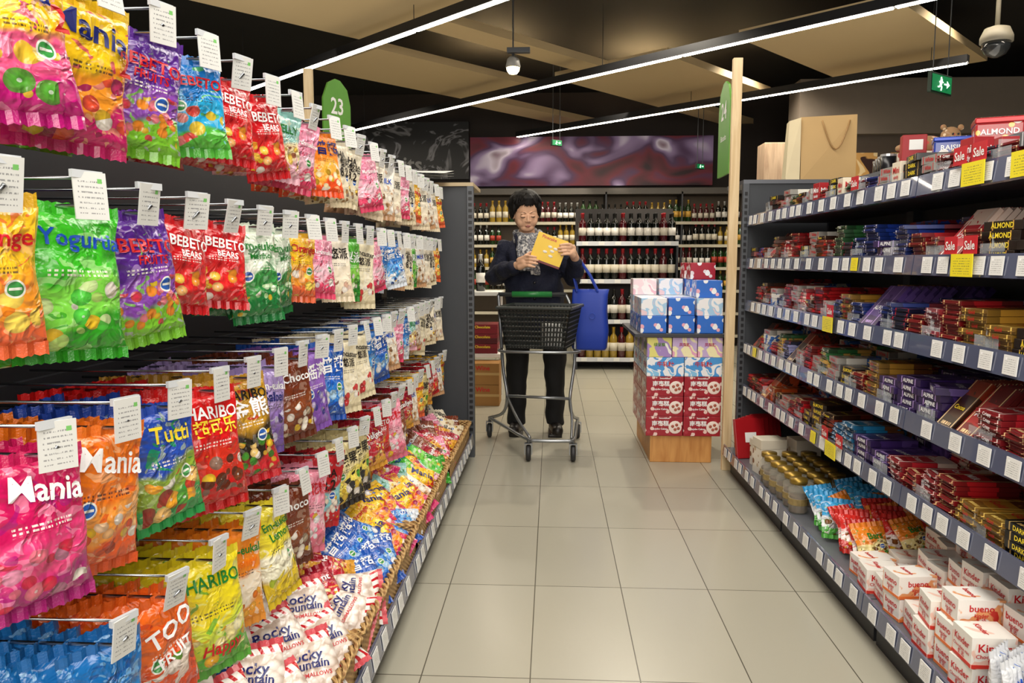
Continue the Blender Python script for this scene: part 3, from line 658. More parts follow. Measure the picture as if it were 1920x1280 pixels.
def make_g(k):
    d,b,a,a2,w,dd,h,txt,tc=G[k]; m=patmat('wrapper_'+k,b,a,a2,'plain' if h>.05 else 'wrap',18)
    mb=MB().box(0,dd,-w/2,w/2,0,h,b=.0009)
    if h<.018: mb.box(-.006,.0005,-w/2+.001,w/2-.001,h*.42,h*.5).box(dd-.0005,dd+.006,-w/2+.001,w/2-.001,h*.42,h*.5)
    if k in('kd','kb'):
        mb.box(-.0008,.0,-w/2+.001,w/2-.001,.002,h*.14,mi=1).box(.001,dd-.001,-w/2-.0008,-w/2,.002,h*.14,mi=1)
    o=mb.build('chocolate_box' if h>.017 else 'chocolate_bar',[m,mat('#d8362a' if k=='kd' else '#e87838')] if k in('kd','kb') else [m])
    if txt:
        s=MB(); F1=Matrix.Rotation(R(-90),4,'Z')@Matrix.Rotation(R(90),4,'X'); F2=Matrix.Rotation(R(90),4,'X')
        s.text(txt,dd*.26,Matrix.Translation((dd*.42,0,h+.001))@Matrix.Rotation(R(-90),4,'Z'),fit=w*.62)
        if h>.05:
            s.text(txt,h*.36,Matrix.Translation((-.001,0,h*.66))@F1,fit=w*.75); s.text(txt,h*.36,Matrix.Translation((dd/2,-w/2-.001,h*.66))@F2,fit=dd*.75)
            t2='Chocolate mini' if k=='kd' else 'kinder' if k=='kb' else 'candy'
            s.text(t2,h*.2,Matrix.Translation((dd/2,-w/2-.001,h*.4))@F2,fit=dd*.8); s.text(t2,h*.2,Matrix.Translation((-.001,0,h*.4))@F1,fit=w*.8)
            if k[0]=='k': s.text('健达',h*.18,Matrix.Translation((-.001,0,h*.24))@F1); s.text('健达',h*.18,Matrix.Translation((dd/2,-w/2-.001,h*.24))@F2)
        elif h>.0125: s.text(txt,h*.8,Matrix.Translation((-.001 if h>.018 else -.0065,0,h*.5))@F1,fit=w*.7)
        kid(o,s.build('lettering',tm(tc)))
    GM[k]=o
def good(k,loc,rz,label,group,top=True,vis=1.0,lean=0):
    if k not in GM: make_g(k)
    M=Matrix.Translation(loc)@Matrix.Rotation(rz,4,'Z')@Matrix.Rotation(lean,4,'Y'); d=(Vector(loc)-Vector((0,0,CH))).length
    GSPEC.append((vis/d**2,k,M,label,group,top))
def flush_goods(limit=295):
    GSPEC.sort(key=lambda s:-s[0]); cnt={}; used=set(); rest=[]
    for sc,k,M,label,group,top in GSPEC:
        nm='box' if G[k][6]>.017 else 'bar'; cnt[nm]=cnt.get(nm,0)+1
        if cnt[nm]>limit: rest.append((k,M,top)); continue
        sk=() if top or G[k][6]>.013 else ('lettering',)
        if k in used: o=copytree(GM[k],skip=sk)
        else: used.add(k); o=GM[k]
        o.matrix_world=M; tag(o,label,'chocolate',group)
    items=[]
    for k,M,top in rest: items+=tree_items(GM[k],M,() if top else ('lettering',))
    if items: tag(joined('chocolate_bar_mass',items),'remaining chocolate bars stacked behind and beyond the nearest ones','chocolate bars',kind='stuff')
SN=['bottom','fifth','fourth','third','second','top']
SL={
5:['sv','sv','sv','rb','nv','ur','pk','wh','bk','ub','wh','bb','rb','gn','ub','bk','rb','ur','wh','br','gn','wh','rb','bk','sv'],
4:['dk','dk','dk','rb','pk','rb','rb','bb','pu','bb','bb','nv','gn','rb','br','wh','bk','rb','pk','rb','br','rb','rb','bb','dk'],
3:['dk','dk','go','go','rb','pk','rb','nv','bb','pu','bb','go','bb','wh','rb','br','pk','wh','rb','nv','wh','rb','br','rb'],
2:['or','br','rb','pk','rb','br','pu','pu','pu','go','rb','dk','wh','gn','wh','rb','wh','br','nv','gn','rb','wh','rb','br'],
1:['dk','bk','go','go','rb','pk','rb','pk','pu','pu','lb','lb','br','dk','bk','rb','rb','wh','br','or','or','rb','br','rb'],
}
for lv,ks in SL.items():
    y=1.50; i=0; z0=RZ[lv]+.0125
    while y<4.03 and i<len(ks):
        k=ks[i]; w=G[k][4]; h=G[k][6]; yc=y+w/2; dd=G[k][5]
        leaning=(h<.021 and k not in('go','bk') and random.random()<.1 and lv!=5 and i>3)
        for dp in (0,1):
            if leaning:
                n=random.randint(4,6) if dp==0 else 3
                for j in range(n):
                    good(k,(1.04+dp*.2+j*(h/.85+.004),yc,z0+.002),R(random.uniform(-4,4)),'%s leaning in %s place from camera, %s of %s right shelf'%(G[k][0],ORD[i],('front','back')[dp],SN[lv]),'leaning packs %d on %s right shelf'%(i+1,SN[lv]),top=(j==0),vis=(1 if j==0 else .5)*(.4 if dp else 1),lean=R(-50))
                continue
            n=int(random.uniform(.06,.12)/h) if h<.03 else 1
            if k=='sv': n=2
            if lv==5: n=max(1,min(n,4))
            if dp==1 : n=min(n+1,int(.15/h)) if h<.05 else 1
            jit=R(random.uniform(-5,5)); z=z0
            for j in range(n):
                lab='%s in %s stack from camera, %s of %s right shelf'%(G[k][0],ORD[i],('front','back')[dp],SN[lv])
                fan=random.uniform(-14,14) if (j==n-1 and random.random()<.3) else 0
                good(k,(1.043+dp*(dd+.02)+random.uniform(-.007,.007),yc+random.uniform(-.005,.005),z),jit+R(random.uniform(-5,5)+fan),lab,'%s stack %d on %s right shelf'%(('front','back')[dp],i+1,SN[lv]),top=(j==n-1),vis=(.6 if j<n-1 else 1)*(.5 if dp else 1))
                z+=h+.001
        y+=w+.01; i+=1
ACR=glass('clear_acrylic','#dfe6ea',.05,.22)
dv=MB().box(0,.3,-.0012,.0012,0,.06).box(0,.0015,-.05,.05,0,.04).mesh('shelf_divider',[ACR])
for lv in(5,4,3,2,1):
    for i in range(9):
        y=1.6+i*.27; o=link('shelf_divider',dv,None,(1.036,y,RZ[lv]+.0125)); tag(o,'clear acrylic shelf divider, %s from camera on %s right shelf'%(ORD[i],SN[lv]),'shelf divider','clear shelf dividers')
z0=RZ[0]+.0125; i=0
for yi_ in range(8):
    y=1.74+yi_*.094
    for xi in range(4):
        x=.955+xi*.116+(.012 if yi_%2 else 0); k='kd' if (yi_+xi)%3!=1 else 'kb'; n=((2,3,4,4),(3,3,4,4),(2,3,3,4),(1,3,3,3),(2,2,3,3),(1,2,3,3),(1,1,2,3),(1,1,2,2))[yi_][xi]; z=z0
        for j in range(n):
            good(k,(x+random.uniform(-.006,.006),y,z),R(random.uniform(-8,8)),'%s, level %d of %s stack on the bottom right shelf'%(G[k][0],j+1,ORD[i]),'milk chocolate boxes on the bottom shelf',vis=3); z+=G[k][6]+.001
        i+=1
for i in range(5):
    M=Matrix.Translation((.985+.045*(i%3),1.60+.05*(i//3),z0+.16))@Matrix.Rotation(R(random.uniform(30,50)),4,'Z')@Matrix.Rotation(R(random.uniform(-10,-4)),4,'X')
    bag('bw',M,'white and blue milk stick pack standing at the near end, %s one'%ORD[i],'milk stick packs at the near end')
for r_ in range(3):
    for i in range(12):
        k=(('kl','ko')[i%5==4] if i<6 else ('kr','ko')[i%4==3]); y=2.97-i*.04+random.uniform(-.01,.01)
        M=Matrix.Translation((1.045+r_*.12+random.uniform(-.012,.012),y,z0+.138+.015*r_+random.uniform(-.015,.006)))@Matrix.Rotation(R(12+random.uniform(-16,16)),4,'Z')@Matrix.Rotation(R(-34+random.uniform(-9,7)),4,'X')@Matrix.Rotation(R(random.uniform(-12,12)),4,'Y')
        bag(k,M,'%s pack leaning on the bottom right shelf, %s row, %s from the back'%(K[k][0],ORD[r_],ORD[i]),'bar multipacks leaning in rows',vis=(1,.7,.4)[r_])
flush_bags(); flush_goods()
JG=glass('jar_glass','#e0dccc',.04,.22)
jar=empty('cookie_jar')
[kid(jar,MB().lathe([(.0,0),(.035,0),(.038,.01),(.038,.095),(.03,.11),(.03,.12)],16).build('jar_body',JG,smooth=True)),
 kid(jar,MB().lathe([(0,.118),(.034,.118),(.034,.138),(0,.14)],16).build('lid',mat('#a08238',.35,.7),smooth=True)),
 kid(jar,MB().lathe([(0,.005),(.034,.005),(.034,.07),(0,.075)],12).build('filling',mat('#5a3820',.6,var=.6,sc=110),smooth=False)),
 kid(jar,MB().lathe([(.0385,.035),(.0387,.035),(.0387,.06),(.0385,.06)],16).build('paper_label',mat('#a8905a',.5,var=.6,sc=60)))]
for i in range(18):
    o=jar if i==0 else copytree(jar); o.location=(.985+.088*(i//6)+random.uniform(-.006,.006),3.02+.085*(i%6)+random.uniform(-.006,.006),z0)
    tag(o,'glass jar of chocolates with gold lid, %s in %s row on bottom right shelf'%(ORD[i%6],ORD[i//6]),'jar','gold-lidded chocolate jars')
fb=patmat('floral_card','#ece4d4','#7a4a2a','#c8b090','dots',26)
for i,(x,y,w,h) in enumerate([(.97,3.58,.12,.17),(1.13,3.58,.12,.17),(.99,3.71,.1,.13),(1.14,3.73,.1,.13)]):
    t=empty('gift_box',(x,y,z0),R(8)); box(0,w,-.05,.05,0,h*.75,b=.002).build('box',fb,t); box(-.002,w+.002,-.052,.052,h*.75-.002,h,b=.002).build('lid',mat('#e0d6c2'),t)
    tag(t,'cream floral gift box, %s of four on the bottom right shelf'%ORD[i],'gift box','cream floral gift boxes')
for i in range(5):
    t=empty('flat_gift_box',(1.0+.03*i,3.86+.035*i,z0)); t.rotation_euler=(R(-14),R(0),R(12))
    box(-.06,.1,-.012,.012,0,.2,b=.003).build('box',mat('#a81820',.3,coat=.4),t); box(-.01,.05,-.014,-.0118,.08,.13).build('paper_label',WHITE,t)
    tag(t,'red flat gift box with white label, %s in the leaning row'%ORD[i],'gift box','leaning red gift boxes')
def tin(x,y,z,w,d,h,c,txt,label):
    t=empty('biscuit_tin',(x,y,z),R(-22)); m=patmat('tinprint'+txt,c,'#e8c868','#f0e8e0','dots',22,.25)
    box(-w/2,w/2,-d/2,d/2,0,h*.8,b=.006).build('body',m,t); box(-w/2-.003,w/2+.003,-d/2-.003,d/2+.003,h*.78,h,b=.004).build('lid',mat(c,.25,.3),t)
    MB().text(txt,.026,Matrix.Translation((0,-d/2-.004,h*.45))@Matrix.Rotation(R(90),4,'X')).build('lettering',tm('white'),t); tag(t,label,'tin','tins on top of the shelving')
tin(1.5,2.72,1.521,.14,.12,.09,'#b01c22','ALMOND','red rectangular biscuit tin on top of the right shelving')
tin(1.5,3.02,1.521,.12,.1,.075,'#1f3a9a','RAISIN','blue rectangular biscuit tin on top beside the red tin')
t=empty('tall_gift_box',(1.46,3.24,1.521),R(-15)); box(-.045,.045,-.03,.03,0,.12,b=.003).build('box',mat('#a81c24'),t); box(-.02,.03,-.032,-.0295,.06,.1).build('paper_label',WHITE,t); tag(t,'small upright red box beside the blue tin','gift box')
for i in range(4):
    t=empty('black_can',(1.44+.02*i,3.42+.075*i,1.521)); MB().lathe([(0,0),(.03,0),(.032,.005),(.032,.06),(0,.06)],14).build('body',mat('#18181c',.3),t,smooth=True); MB().lathe([(0,.06),(.033,.06),(.033,.07),(0,.072)],14).build('lid',mat('#d8d8d8',.3,.6),t)
    tag(t,'small black can with silver lid, %s of four on top of the right shelving'%ORD[i],'can','black cans on top')
t=empty('floral_box',(1.6,3.42,1.521)); box(-.09,.12,.0,.14,0,.085,b=.004).build('box',patmat('floralb','#e8dccc','#c83a3a','#4a8a4a','dots',24),t); tag(t,'cream floral box under the plush toy','box')
t=empty('plush_toy',(1.62,3.47,1.64),0); t.scale=(.9,.9,.9)
MB().ell((0,0,0),(.09,.05,.04)).ell((.09,-.04,.03),(.045,.04,.045)).cap((-.07,-.02,0),(-.13,0,-.02),.02,.016).cap((.13,-.04,-.02),(.17,-.05,-.02),.02,.016).ell((.05,-.05,.07),(.014,.01,.014)).ell((.13,-.05,.07),(.014,.01,.014)).build('body',patmat('plush_cloth','#a07a54','#e0c8a8','#c8584a','dots',50,.9),t,smooth=True)
for x in(.08,.105): MB().ell((x,-.082,.035),(.005,.004,.005)).build('eye',BLACK,t)
tag(t,'brown patterned plush toy lying on a floral box','plush toy')
t=empty('paper_bag',(1.46,4.25,1.561),R(-4)); PAP=mat('#c9a670',.7,var=.12,sc=8,bs=.1); PAP2=mat('#e2d2ac',.7)
m=MB(); w,d,h=.14,.06,.34
vs=[(-w,-d,0),(w,-d,0),(w,d,0),(-w,d,0),(-w*1.02,-d*.5,h*.985),(w*.98,-d*.9,h),(w*1.02,d*.6,h*.99),(-w*.98,d*.9,h*1.01),(-w*.9,0,h*.6),(w*.9,0,h*.6)]
m.add(vs,[(0,1,5,4),(2,3,7,6),(3,2,1,0),(1,2,9),(2,6,9),(6,5,9),(5,1,9),(0,8,3),(3,8,7),(7,8,4),(4,8,0)]); m.build('bag',PAP,t)
MB().add([(-w-.075,-.05,0),(-w-.005,-.062,0),(-w-.005,.05,0),(-w-.075,.05,0),(-w-.06,-.03,h*.93),(-w-.005,-.05,h*.97),(-w-.005,.05,h*.95),(-w-.06,.03,h*.92)],[(0,1,5,4),(1,2,6,5),(2,3,7,6),(3,0,4,7),(3,2,1,0)]).build('side_fold',PAP2,t)
m=MB(); m.tube([(-.04,-d,h-.03)]+[(-.04+.14*k/10,-d-.004-.01*math.sin(PI*k/10),h-.03-.15*math.sin(PI*k/10)) for k in range(1,10)]+[(.1,-d,h-.03)],.004,seg=6); m.build('handle',mat('#a8814e'),t,smooth=True)
tag(t,'brown paper carrier bag with rope handle on the end shelving','paper bag')
# ---------------------------------------------------------------- promotional stack
box(.56,.905,4.28,4.95,0,.155,b=.004).build('wooden_plinth',WOOD2)
tag(bpy.data.objects['wooden_plinth'],'orange wooden plinth under the stacked sweet boxes','plinth')
PM={'m':('maroon and white jujube cake box',patmat('pm','#a01c2c','#f0d0c8','#b03040','dots',34),'南枣糕','#ffffff'),
'b':('blue and white nougat box',patmat('pb','#4a9ae0','#f4f4f8','#8ac8f0','swirl',14),'牛轧糖','#c8202a'),
'p':('pale purple cake box',patmat('pp','#c8b0dc','#f8f0c0','#e8a8c8','swirl',9),'凤梨酥','#b02860'),
'y':('yellow and lilac cake box',patmat('py','#e8e080','#a88ac8','#f8f8f0','swirl',7),'绿豆糕','#5a8a2a'),
'c':('blue carton with white and rainbow spots',patmat('pc','#2a6ed0','#f8f8fa','#f0b0c0','dots',24),'',''),
'w':('white and light blue carton',patmat('pw','#f4f4f8','#a8d0f0','#f0d0d8','swirl',13),'',''),
'k':('pink and white carton',patmat('pkk','#f6e0e6','#f8f8f8','#f0c0d0','swirl',9),'',''),
'r':('red carton with white polka dots',patmat('prr','#b01a34','#ffffff','#f4e8e8','dots',24),'','')}
CREAM=mat('#f4e4da',var=.04); sx0,sx1,sy0=.53,.95,4.26
lay=[('m',.113,2),('m',.113,2),('m',.113,2),('b',.108,2),(None,.112,3)]
def pbox(k,x0,x1,y0,y1,z0,z1,label,group):
    d,m,txt,tc=PM[k]; t=empty('sweet_box',((x0+x1)/2,y0,z0)); w=(x1-x0)/2; h=z1-z0
    box(-w+.002,w-.002,.002,y1-y0-.002,0,h-.001,b=.003).build('carton',m,t)
    F2=Matrix.Rotation(R(90),4,'X'); F1=Matrix.Rotation(R(-90),4,'Z')@F2
    if k=='m':
        MB().ell((w*.58,.002,h*.44),(.037,.0022,.037),seg=24).build('cake_picture',CREAM,t,smooth=True)
        MB().ell((-w+.002,(y1-y0)*.75,h*.45),(.0022,.034,.034),seg=24).build('cake_picture',CREAM,t,smooth=True)
        c=MB()
        for (dx,dz) in ((-.014,.006),(.008,.014),(.0,-.012),(.018,-.006)): c.ell((w*.58+dx,.0,h*.44+dz),(.009,.002,.009),n=6,seg=10)
        c.build('cake',mat('#b8604a',var=.3,sc=90),t,smooth=True)
    if txt:
        s=MB(); sz=h*(.3 if k=='m' else .4); cx=-.022 if k=='m' else 0; s.text(txt,sz,Matrix.Translation((cx,.0002,h*.62))@F2,fit=w*.9)
        if k=='m': s.text('Jujube Cakes',sz*.5,Matrix.Translation((cx,.0002,h*.36))@F2,fit=w*.75); s.text('Sweet&Best',sz*.36,Matrix.Translation((0,.0002,h*.9))@F2)
        s.text(txt,sz,Matrix.Translation((-w+.0002,(y1-y0)*.36,h*.5))@F1,fit=.12)
        s.build('lettering',mat(tc,.4,var=.02),t)
    tag(t,label,'box',group)
z=.156
for li,(k,h,nc) in enumerate(lay):
    w=(sx1-sx0)/nc
    for r_ in range(3):
        for c_ in range(nc):
            kk=k or ['y','p','p'][c_]
            pbox(kk,sx0+c_*w,sx0+(c_+1)*w,sy0+r_*.23,sy0+(r_+1)*.23,z,z+h,'%s, layer %d from the plinth, %s column, %s row back'%(PM[kk][0],li+1,('left','middle','right')[c_ if nc==3 else c_*2],ORD[r_]),'sweet boxes below the board')
    z+=h
tag(box(.46,.96,4.24,5.0,z+.001,z+.02,b=.002).build('display_board',mat('#3a3a3e')),'dark board lying across the stacked sweet boxes','board'); z+=.021
cols=[['c','w'],['c','w'],['c','w','c']]
for c_ in range(3):
    for r_ in range(3):
        st=cols[c_]+([] if r_==0 else (['k'] if c_==0 else ['w'] if r_==2 else []))
        if c_==0 and r_==0: st=['c','w']
        if c_==1 and r_==0: st=['c','c']
        if c_==0 and r_==1: st=['c','k']
        if c_==2 and r_>0: st=['c','w','c','r']
        zz=z
        for j,kk in enumerate(st):
            off=random.uniform(-.006,.006); ox=random.uniform(-.002,.002)
            pbox(kk,.49+c_*.155+.004+ox,.49+(c_+1)*.155-.004+ox,4.27+r_*.2+(.03 if j>1 else 0)+off+.006,4.27+(r_+1)*.2+off-.006,zz,zz+.098,'%s, level %d on the board, %s column, %s row back'%(PM[kk][0],j+1,('left','middle','right')[c_],ORD[r_]),'cartons on the display board'); zz+=.098
# ---------------------------------------------------------------- wine
GL=mat('#0c100c',.08,coat=1); GL2=mat('#1c3a14',.08,coat=1); GL3=mat('#4a0c14',.1,coat=1)
prof=[(0,0),(.036,0),(.038,.006),(.038,.19),(.034,.21),(.016,.235),(.0145,.29),(.017,.292),(.017,.3),(0,.3)]
def bottle(gl,lab,cap,s=1):
    b=MB().lathe([(r*s,z) for r,z in prof],14).build('wine_bottle',gl,smooth=True)
    kid(b,MB().lathe([(.0388*s,.07),(.0388*s,.15)],14).build('paper_label',lab,smooth=True)); kid(b,MB().lathe([(.0155*s,.235),(.0158*s,.29),(.018*s,.291),(.018*s,.302),(0,.303)],12).build('capsule',cap,smooth=True)); return b
LB=[mat('#e8e0cc'),mat('#f4f0e8'),mat('#d8a848'),mat('#d8d0c0'),mat('#b03828')]; CP=[mat('#b01a28'),mat('#d8b048',.3,.5),mat('#1c1c1c'),mat('#d8d8d8',.3,.5)]
pro=[bottle(g,l,c) for g,l,c in((GL,LB[0],CP[0]),(GL,LB[1],CP[2]),(GL2,LB[2],CP[1]),(GL3,LB[3],CP[0]),(GL,LB[1],CP[3]),(GL2,LB[4],CP[2]),(mat('#a88a30',.1,coat=1),LB[0],CP[1]))]
pu_=set()
def putb(i,loc,label,group,s=1):
    o=pro[i]
    if i in pu_: o=copytree(o)
    pu_.add(i); o.location=loc; o.scale=(s,s,s); tag(o,label,'wine bottle',group)
t=empty('wine_shelving',(.25,8.0,0)); 
for z in(.12,.52,.94,1.33): 
    s_=box(0,1.05,0,.42,z-.025,z,b=.003).build('shelf',SHELFM,t); box(0,1.05,-.006,0,z-.035,z+.01).build('price_rail',mat('#dcdfe4',.3),s_)
    for k in range(6): box(.06+k*.17,.12+k*.17,-.009,-.0065,z-.03,z+.008).build('price_tag',WHITE,s_)
for x in(0,1.03): box(x,x+.02,.0,.42,0,1.36).build('side_panel',DGREY,t)
box(0,1.05,.42,.44,0,1.7).build('back_panel',mat('#3a3430'),t); tag(t,'free-standing wine shelving behind the shopper, bottles on four shelves','shelving')
for r_,z in enumerate((.12,.52,.94,1.33)):
    for k in range(12):
        for d_ in range(1 if r_<3 else 2):
            putb([6,1,0,1][r_] if k%5 else 3,(.25+.065+k*.084,8.06+d_*.1,z+.001),'wine bottle %s from left on %s shelf of free-standing shelving, row %d'%(ORD[k],('lowest','second','third','top')[r_],d_+1),'bottles on the free-standing wine shelving',s=1.08 if r_<3 else 1.0)
t=empty('wall_wine_shelving',(-1.3,10.3,0))
for z in(.15,.45,.75,1.05,1.35,1.65):
    s_=box(0,4.0,0,.4,z-.025,z).build('shelf',mat('#7c7058'),t); box(0,4.0,-.006,0,z-.03,z+.008).build('price_rail',mat('#cdc6b0'),s_)
box(0,4.0,.4,.42,0,2.1).build('back_panel',mat('#7a6850'),t)
box(0,4.0,0,.42,2.02,2.1).build('top_panel',mat('#55504a'),t)
for x in(0,1,2,3,3.98): box(x,x+.02,0,.4,0,2.05).build('side_panel',DGREY,t)
tag(t,'long wall wine shelving below the mural','shelving')
for r_,z in enumerate((.15,.45,.75,1.05,1.35,1.65)):
    k=0;x=-1.22
    while x<2.6:
        px=1035+x*F/10.35
        vis=(880<px<955 and r_>1) or (1262<px<1365 and r_>1) or r_>=4
        if r_==4 and 945<px<1015: vis=False
        if vis: putb([0,6,2,3,4,5,1][int((x+3)*3.3+r_*3)%7],(x,10.36,z+.001),'small far wine bottle %s from left on %s wall shelf'%(ORD[k],ORD[r_]),'bottles on the wall wine shelving',s=[.97,.8,.9,.86][int((x+3)*3.3+r_)%4])
        k+=1; x+=random.uniform(.076,.088)
t=empty('low_display',(-.75,6.3,0)); 
for z in(.36,.86): box(-.3,.34,-.2,.2,z,z+.03,b=.003).build('shelf',WHITE,t)
for x in(-.28,.3): box(x,x+.03,.15,.18,0,.86).build('leg',WHITE,t)
tag(t,'low white display stand beyond the candy shelving','display stand')
for i,(z,c) in enumerate([(.391,'#7a1420'),(.471,'#5a1018'),(.551,'#8a1a26')]):
    t=empty('gift_box',(-.56,6.25,z)); box(-.12,.12,-.13,.13,0,.05,b=.003).build('box',mat(c,.35),t); box(-.122,.122,-.132,.132,.045,.078,b=.003).build('lid',mat('#8a1c28',.35),t)
    MB().text('Chocolate',.03,Matrix.Translation((0,-.134,.055))@Matrix.Rotation(R(90),4,'X')).build('lettering',tm('yellow'),t); tag(t,'maroon gift box, %s from bottom on the low white display'%ORD[i],'gift box','maroon gift boxes')
for i in range(2):
    t=empty('cardboard_carton',(-.6,6.0,i*.17)); box(-.18,.19,-.09,.15,0,.168,b=.003).build('carton',mat('#a8783c',.7,var=.15),t); box(-.18,.19,-.092,-.0895,.075,.095).build('tape',mat('#c8a468',.3),t)
    MB().text('Wine',.05,Matrix.Translation((.06,-.0925,.13))@Matrix.Rotation(R(90),4,'X')).build('lettering',tm('red'),t); tag(t,'brown cardboard carton on the floor, %s one'%('lower','upper')[i],'carton','brown cartons')
for i in range(5):
    putb(i%5,(-.95+.09*i,6.3,.891),'wine bottle %s from left on the low white display'%ORD[i],'bottles on the low white display')
# ---------------------------------------------------------------- person
def sdf(name,mb,vox,mats,parent,sm=3,disp=0,dsc=20,matfn=None):
    me=mb.mesh('tmp',[]); o=bpy.data.objects.new('tmp',me); C.objects.link(o)
    m=o.modifiers.new('r','REMESH'); m.mode='VOXEL'; m.voxel_size=vox
    if sm: s=o.modifiers.new('s','SMOOTH'); s.factor=.5; s.iterations=sm
    dg=bpy.context.evaluated_depsgraph_get(); me2=bpy.data.meshes.new_from_object(o.evaluated_get(dg))
    bpy.data.objects.remove(o); me2.name=name
    if disp:
        ns=[v.normal.copy() for v in me2.vertices]
        for v,n in zip(me2.vertices,ns): v.co+=n*disp*noise.noise(v.co*dsc)
    me2.materials.clear()
    for x in mats: me2.materials.append(x)
    for p in me2.polygons:
        p.use_smooth=True; p.material_index=matfn(p.center) if matfn else 0
    r=bpy.data.objects.new(name,me2); C.objects.link(r); r.parent=parent; return r
PL=(-.11,4.98,0); per=empty('person',PL)
HM=Matrix.Translation((-.06,-.045,1.445))@Matrix.Rotation(R(12),4,'Z')@Matrix.Rotation(R(20),4,'X')@Matrix.Rotation(R(-3),4,'Y')
HI=HM.inverted()
b=MB()
b.loft([(.8,0,0,.12,.08),(.9,0,0,.15,.1),(1.0,-.01,0,.13,.09),(1.15,-.02,0,.15,.09),(1.22,-.03,0,.12,.07),(1.26,-.035,0,.07,.055)])
b.cap((-.17,0,1.21),(.12,0,1.21),.042,.042); b.cap((-.04,.015,1.22),(-.058,-.005,1.37),.052,.05)
H=dict(M=HM)
b.ell((0,.012,.03),(.078,.092,.092),n=16,seg=28,**H).ell((0,-.016,-.028),(.075,.076,.086),n=16,seg=28,**H).ell((0,-.05,-.08),(.047,.037,.031),**H)
for s in(-1,1):
    b.ell((s*.033,-.056,-.042),(.034,.026,.034),**H).ell((s*.03,-.081,.02),(.022,.007,.006),**H).ell((s*.082,.005,-.012),(.009,.019,.031),**H).ell((s*.0105,-.094,-.03),(.008,.008,.0065),**H).ell((s*.031,-.0795,.001),(.018,.0115,.0105),**H)
b.cap((0,-.087,.004),(0,-.099,-.025),.008,.0105,**H)
b.ell((0,-.0895,-.0585),(.018,.008,.004),**H).ell((0,-.0885,-.0655),(.015,.008,.0046),**H)
b.cap((-.18,0,1.205),(-.25,-.03,1.03),.048,.04).cap((-.25,-.03,1.03),(-.115,-.275,1.105),.04,.026)
b.cap((.13,0,1.205),(.235,-.04,1.04),.048,.04).cap((.235,-.04,1.04),(.25,-.26,1.155),.04,.026)
b.cap((-.115,-.275,1.105),(-.06,-.33,1.13),.026,.027).cap((-.085,-.32,1.10),(-.05,-.345,1.115),.02,.018).cap((-.09,-.31,1.14),(-.045,-.345,1.16),.02,.017)
for i in range(4):
    z=1.166-.0195*i; L=(.9,1.05,1,.8)[i]
    p0=(-.055,-.345,z);p1=(-.055+.03*L,-.374,z+.001);p2=(-.055+.055*L,-.380,z-.003);p3=(-.055+.075*L,-.3765,z-.006)
    b.cap(p0,p1,.0094,.0088,seg=10).cap(p1,p2,.0088,.008,seg=10).cap(p2,p3,.008,.007,seg=10)
b.cap((-.085,-.30,1.135),(-.05,-.293,1.17),.013,.011).cap((-.05,-.293,1.17),(-.02,-.292,1.19),.011,.009)
b.cap((.25,-.26,1.155),(.228,-.32,1.195),.026,.027).cap((.235,-.32,1.17),(.22,-.345,1.185),.02,.018).cap((.235,-.31,1.215),(.215,-.345,1.225),.02,.017)
for i in range(4):
    z=1.234-.0195*i; L=(.9,1.05,1,.8)[i]
    p0=(.222,-.345,z);p1=(.222-.028*L,-.374,z+.003);p2=(.222-.052*L,-.380,z+.001);p3=(.222-.072*L,-.3765,z-.002)
    b.cap(p0,p1,.0094,.0088,seg=10).cap(p1,p2,.0088,.008,seg=10).cap(p2,p3,.008,.007,seg=10)
b.cap((.24,-.30,1.2),(.215,-.293,1.235),.013,.011).cap((.215,-.293,1.235),(.185,-.292,1.25),.011,.009)
for s,x in((-1,-.12),(1,.135)):
    b.cap((s*.08,0,.84),(x,-.01,.46),.075,.052).cap((x,-.01,.46),(x,.03,.1),.05,.032).cap((x,.04,.06),(x*1.05,-.05,.04),.028,.022)
SKIN=NM('skin'); n=SKIN.noise(SKIN.co(),7,1); SKINM=SKIN.fin(SKIN.mix(n,hx('#e0ae8c'),hx('#eabd9c')),.6)
LIP=mat('#b8756a',.5)
def mf(c):
    l=HI@c
    return 1 if (((l.x/.017)**2+((l.z+.062)/.008)**2)<1 and l.y<-.08) else 0
body=sdf('body',b,.0028,[SKINM,LIP],per,sm=6,matfn=mf)
for s in(-1,1):
    MB().tube([HM@Vector((s*.031+dx,-.0915+abs(dx)*.28,-.0051+.0016*(dx/.015)**2+abs(dx)*.06)) for dx in(-.015,-.010,-.005,0,.005,.010,.015)],[.0006,.0014,.0019,.0021,.0019,.0014,.0006]).build('eye',mat('#20140f',.3),per,smooth=True)
    MB().tube([HM@Vector((s*(.013+k*.009),-.0895+k*.0035,.022+.0035*math.sin(k*.8))) for k in range(5)],[.001,.002,.0022,.0018,.0008]).build('eyebrow',mat('#3a2c26',.8),per)
h=MB(); h.ell((0,.03,.046),(.096,.1,.086),n=14,seg=26,**H).ell((0,.07,-.012),(.09,.055,.085),**H)
for s in(-1,1): h.ell((s*.085,.03,.008),(.02,.052,.06),**H).ell((s*.083,-.012,.028),(.014,.03,.04),**H)
random.seed(3)
def lock(a,e0,e1,r0,r1,out=0.0):
    pts=[]
    for t in range(5):
        e=e0+(e1-e0)*t/4; k=1+out*t/4
        pts.append(HM@Vector((.099*k*math.cos(a)*math.cos(e),.03+.102*k*math.sin(a)*math.cos(e),.045+.09*math.sin(e))))
    h.tube(pts,[r0,r0,r0*.9,r0*.7,r1],seg=7)
for k in range(34):
    a=2*PI*k/34+random.uniform(-.05,.05)
    fr_=math.sin(a)<-.35
    e1=random.uniform(.2,.42) if fr_ else random.uniform(-.75,-.45) if math.sin(a)>-.1 else random.uniform(-.25,.0)
    lock(a,1.45,e1,.012,.003,out=random.uniform(.0,.1))
